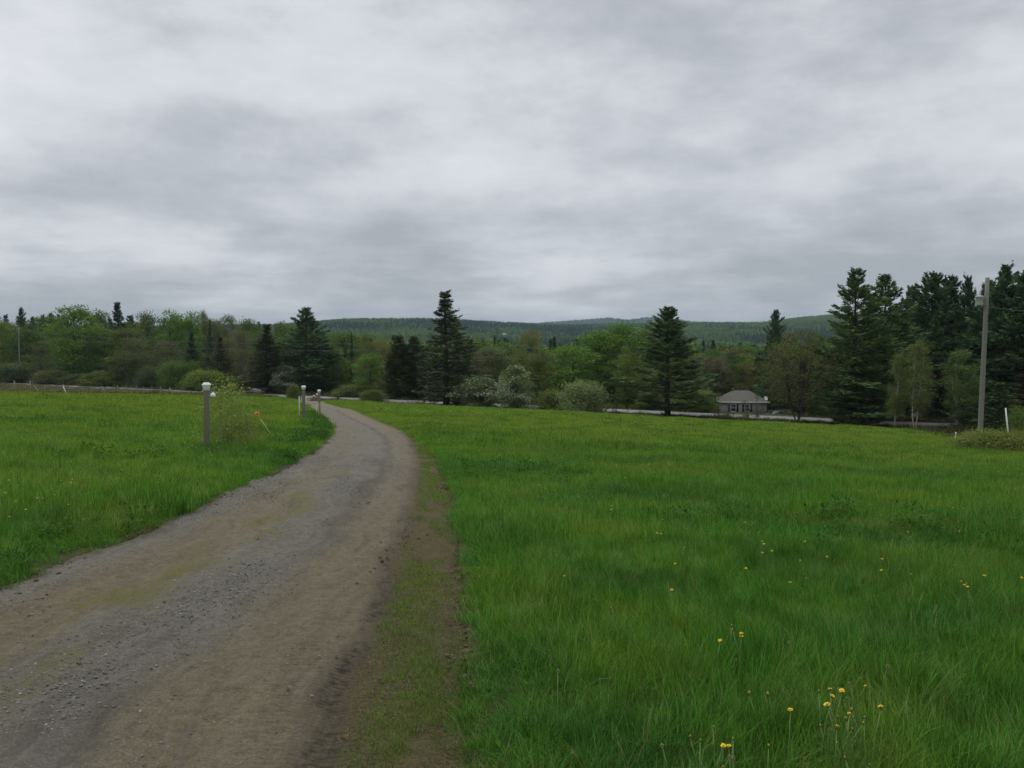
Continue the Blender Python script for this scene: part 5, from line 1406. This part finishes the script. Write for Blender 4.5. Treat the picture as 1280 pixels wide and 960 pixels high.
# scattered ones farther out: one joined mesh per plant
def far_flower_mesh(hk, seed):
    hm = HEADS[hk]; n = len(hm.vertices); co = np.empty(n * 3, np.float32); hm.vertices.foreach_get('co', co)
    co = co.reshape(-1, 4, 3) * .78 + np.array([0, 0, .30])
    mb = MB(); mb.add(co.reshape(-1, 3), np.arange(n).reshape(-1, 4)); k = mb.n
    mb.tube([(0.01, 0, 0), (0, 0, .15), (0, 0, .30)], .0032, 4, cap=False)
    me = mb.mesh('dandelion', None); me.materials.append(M_SEED if hk == 4 else M_PETAL); me.materials.append(M_STEM)
    mi = np.zeros(len(me.polygons), np.int32); mi[n // 4:] = 1; me.polygons.foreach_set('material_index', mi); return me
FAR = [far_flower_mesh(0, 0), far_flower_mesh(1, 1), far_flower_mesh(3, 2), far_flower_mesh(4, 3)]
def flowers():
    rs = np.random.default_rng(99); cnt = 0; tries = 0
    while cnt < 190 and tries < 20000:
        tries += 1
        if cnt < 90: Y = rs.uniform(7, 26); X = dl(Y) - .4 - rs.exponential(2.2); side = 'left'
        else: Y = rs.uniform(6, 24); X = dr(Y) + .5 + rs.uniform(0, .72 * Y); side = 'right'
        if abs(X) > .70 * Y or fbm(np.array(X / 2.6), np.array(Y / 2.6), 113, 2) < .52: continue
        k = int(rs.choice([0, 1, 2, 3], p=[.36, .28, .22, .14])); s = rs.uniform(.8, 1.15)
        o = inst('dandelion', FAR[k]); o.location = (X, Y, hz(X, Y)); o.rotation_euler = (rs.normal(0, .12), rs.normal(0, .12), rs.uniform(0, 6.28)); o.scale = (s, s, s * rs.uniform(.95, 1.35))
        tag(o, f"small {'pale seed head' if k == 3 else 'yellow dandelion'} dotted in the grass {side} of the track", 'flower', f"{'seed heads' if k == 3 else 'dandelions'} dotted {side} of the track")
        cnt += 1
    X, Y = sample_band(9, 95, 1.9, seed=101); ok = off_drive(X, Y, -.5, -.5) & (fbm(X / 6, Y / 6, 115, 3) > .49) & (Y < field_depth(X / Y) - 4) & ((Y > 20) | (X < 0) | (RS.uniform(0, 1, len(X)) < .35))
    X, Y = X[ok], Y[ok]; n = len(X)
    o = scatter('far_dandelions', np.stack([X, Y, hfield(X, Y)], 1), np.stack([rs.normal(0, .1, n), rs.normal(0, .1, n), rs.uniform(0, 6.28, n)], 1), rs.uniform(.6, 1.05, n), rs.integers(0, 4, n), [proto(m) for m in FAR])
    tag(o, 'tiny yellow and pale flower heads speckled through the meadow', 'flowers', kind='stuff')
flowers()

# ------------------------------------------------------------------ haze
def haze():
    m = bpy.data.materials.new('haze'); m.use_nodes = True; t = NT(m.node_tree)
    v = t.n('ShaderNodeVolumePrincipled', Color=(.56, .74, .90), Density=HAZE, Anisotropy=0.0)
    t.n('ShaderNodeOutputMaterial', Volume=v)
    try: m.cycles.homogeneous_volume = True
    except Exception: pass
    MB().box((0, 0, 45), (19600, 19600, 370)).obj('haze', m)
    o = bpy.data.objects['haze']; tag(o, 'thin blue summer haze filling the whole valley', 'haze', kind='stuff')
HAZE = 7.5e-5
haze()

# ------------------------------------------------------------------ overcast sky, sun, camera
SUN_EL, SUN_AZ = math.radians(52), math.radians(-35)      # azimuth from straight ahead (+Y) towards +X
w = bpy.data.worlds.new('World'); SC.world = w; w.use_nodes = True
w.cycles.sampling_method = 'MANUAL'; w.cycles.sample_map_resolution = 512
t = NT(w.node_tree)
sky = t.n('ShaderNodeTexSky', {'sky_type': 'NISHITA', 'sun_disc': False, 'sun_elevation': SUN_EL, 'sun_rotation': SUN_AZ, 'air_density': 1.0, 'dust_density': 2.0})
d = t.n('ShaderNodeTexCoord').outputs['Generated']
sx, sy, sz = t.n('ShaderNodeSeparateXYZ', Vector=d).outputs
den = t.math('ADD', t.math('MAXIMUM', sz, 0.0), .085)
p = t.n('ShaderNodeCombineXYZ', i0=t.math('DIVIDE', sx, den), i1=t.math('DIVIDE', sy, den), i2=.37).outputs[0]
mpa = t.n('ShaderNodeMapping', Vector=p, Location=(3.37, 7.71, 0), Rotation=(0, 0, .55), Scale=(.55, .75, 1)).outputs[0]
n1 = t.noise(mpa, .62, 2, .5); n2 = t.noise(t.n('ShaderNodeMapping', Vector=p, Location=(.43, 2.29, .3), Rotation=(0, 0, -.4), Scale=(.6, .7, 1)).outputs[0], 2.1, 3, .55)
n3 = t.noise(t.n('ShaderNodeMapping', Vector=p, Location=(1.37, .4, 0), Rotation=(0, 0, .12), Scale=(.25, .8, 1)).outputs[0], 1.1, 2, .5)
wn = t.noise(t.n('ShaderNodeMapping', Vector=d, Location=(.1, .6, .2), Scale=(1.6, 1.6, 5.)).outputs[0], 2.2, 3, .55, out=1)
wv_ = t.n('ShaderNodeVectorMath', {'operation': 'MULTIPLY_ADD'}, i0=wn, i1=(.42, .42, .20), i2=(-.21, -.21, -.10)).outputs[0]
dw = t.n('ShaderNodeVectorMath', {'operation': 'NORMALIZE'}, i0=t.n('ShaderNodeVectorMath', {'operation': 'ADD'}, i0=d, i1=wv_).outputs[0]).outputs[0]
def lobe(px, py, wdt, el=1.0):
    """brightness lobe of the cloud deck in a given direction"""
    v = Vector(ray(px, py)).normalized()
    nd = t.nt.nodes.new('ShaderNodeVectorMath'); nd.operation = 'DOT_PRODUCT'; t.set(nd.inputs[0], dw); nd.inputs[1].default_value = v
    return t.n('ShaderNodeMapRange', {'interpolation_type': 'SMOOTHERSTEP'}, i0=nd.outputs['Value'], i1=math.cos(math.radians(wdt)), i2=1.0, i3=0.0, i4=1.0).outputs[0]
hi = t.n('ShaderNodeMapRange', {'interpolation_type': 'SMOOTHSTEP'}, i0=sz, i1=.02, i2=.30, i3=0., i4=1.).outputs[0]
nS = t.noise(t.n('ShaderNodeMapping', Vector=d, Location=(.37, .21, .4), Rotation=(0, .12, .3), Scale=(1.5, 1.5, 3.4)).outputs[0], 2.6, 6, .60)
v = t.math('ADD', t.math('MULTIPLY', n1, .16), t.math('ADD', t.math('MULTIPLY', n2, .12), t.math('ADD', t.math('MULTIPLY', n3, .12), t.math('MULTIPLY', nS, .60))))
nB = t.noise(t.n('ShaderNodeMapping', Vector=d, Location=(.6, .2, .3), Rotation=(0, .025, 0), Scale=(1.9, 1.9, 11.)).outputs[0], 1.7, 5, .62)
lo = t.n('ShaderNodeMapRange', {'interpolation_type': 'SMOOTHSTEP'}, i0=sz, i1=.05, i2=.24, i3=1., i4=0.).outputs[0]
v = t.math('ADD', v, t.math('MULTIPLY', t.math('MULTIPLY', t.math('SUBTRACT', nB, .5), lo), .62))
v = t.math('ADD', v, t.math('SUBTRACT', t.math('MULTIPLY', hi, .095), .085))
for px, py, wd, am in ((190, 130, 26, .08), (720, 250, 14, .085), (1120, 180, 18, .06), (70, 290, 10, .05), (850, 90, 20, -.05), (310, 262, 19, -.08), (980, 320, 18, -.07), (140, 350, 12, -.05), (700, 335, 12, -.03)):
    v = t.math('ADD', v, t.math('MULTIPLY', lobe(px, py, wd), am))
cl = t.ramp(v, [(.34, (.37, .395, .43)), (.44, (.47, .495, .535)), (.54, (.615, .637, .675)), (.68, (.735, .75, .785))])
up = t.n('ShaderNodeMapRange', i0=sz, i1=.40, i2=1., i3=1., i4=2.1).outputs[0]
cl = t.mix(1., cl, t.n('ShaderNodeCombineXYZ', i0=up, i1=up, i2=up).outputs[0], 'MULTIPLY')
cl10 = t.mix(1., cl, (10., 10., 10.), 'MULTIPLY')
skyc = t.mix(.95, sky.outputs[0], cl10)
bg = t.n('ShaderNodeBackground', Color=skyc, Strength=.1)
t.n('ShaderNodeOutputWorld', Surface=bg)

L = bpy.data.lights.new('sun', 'SUN'); L.energy = 1.0; L.angle = math.radians(35); L.color = (1., .97, .92)
so = bpy.data.objects.new('sun', L); COL.objects.link(so)
sd = Vector((math.sin(SUN_AZ) * math.cos(SUN_EL), math.cos(SUN_AZ) * math.cos(SUN_EL), math.sin(SUN_EL)))
so.rotation_euler = (-sd).to_track_quat('-Z', 'Y').to_euler(); so.location = (0, 0, 60)

cam = bpy.data.cameras.new('camera'); co = bpy.data.objects.new('camera', cam); COL.objects.link(co)
cam.sensor_width = 36; cam.lens = 36 * F / 1280; cam.clip_start = .05; cam.clip_end = 30000
co.location = (0, 0, CAMZ); co.rotation_euler = (math.pi / 2 - PITCH, 0, 0); SC.camera = co

vs = SC.view_settings; SC.display_settings.display_device = 'sRGB'
vs.view_transform = 'Standard'; vs.look = 'None'; vs.gamma = 1; vs.exposure = 0.12; vs.use_curve_mapping = False
cy = SC.cycles
cy.max_bounces = 5; cy.diffuse_bounces = 2; cy.glossy_bounces = 2; cy.transmission_bounces = 3; cy.volume_bounces = 0; cy.transparent_max_bounces = 4
cy.caustics_reflective = False; cy.caustics_refractive = False
cy.use_denoising = True; cy.denoiser = 'OPENIMAGEDENOISE'; cy.denoising_input_passes = 'RGB_ALBEDO_NORMAL'
cy.use_adaptive_sampling = True; cy.adaptive_threshold = .02
cy.sample_clamp_indirect = 4.0
SC.render.film_transparent = False
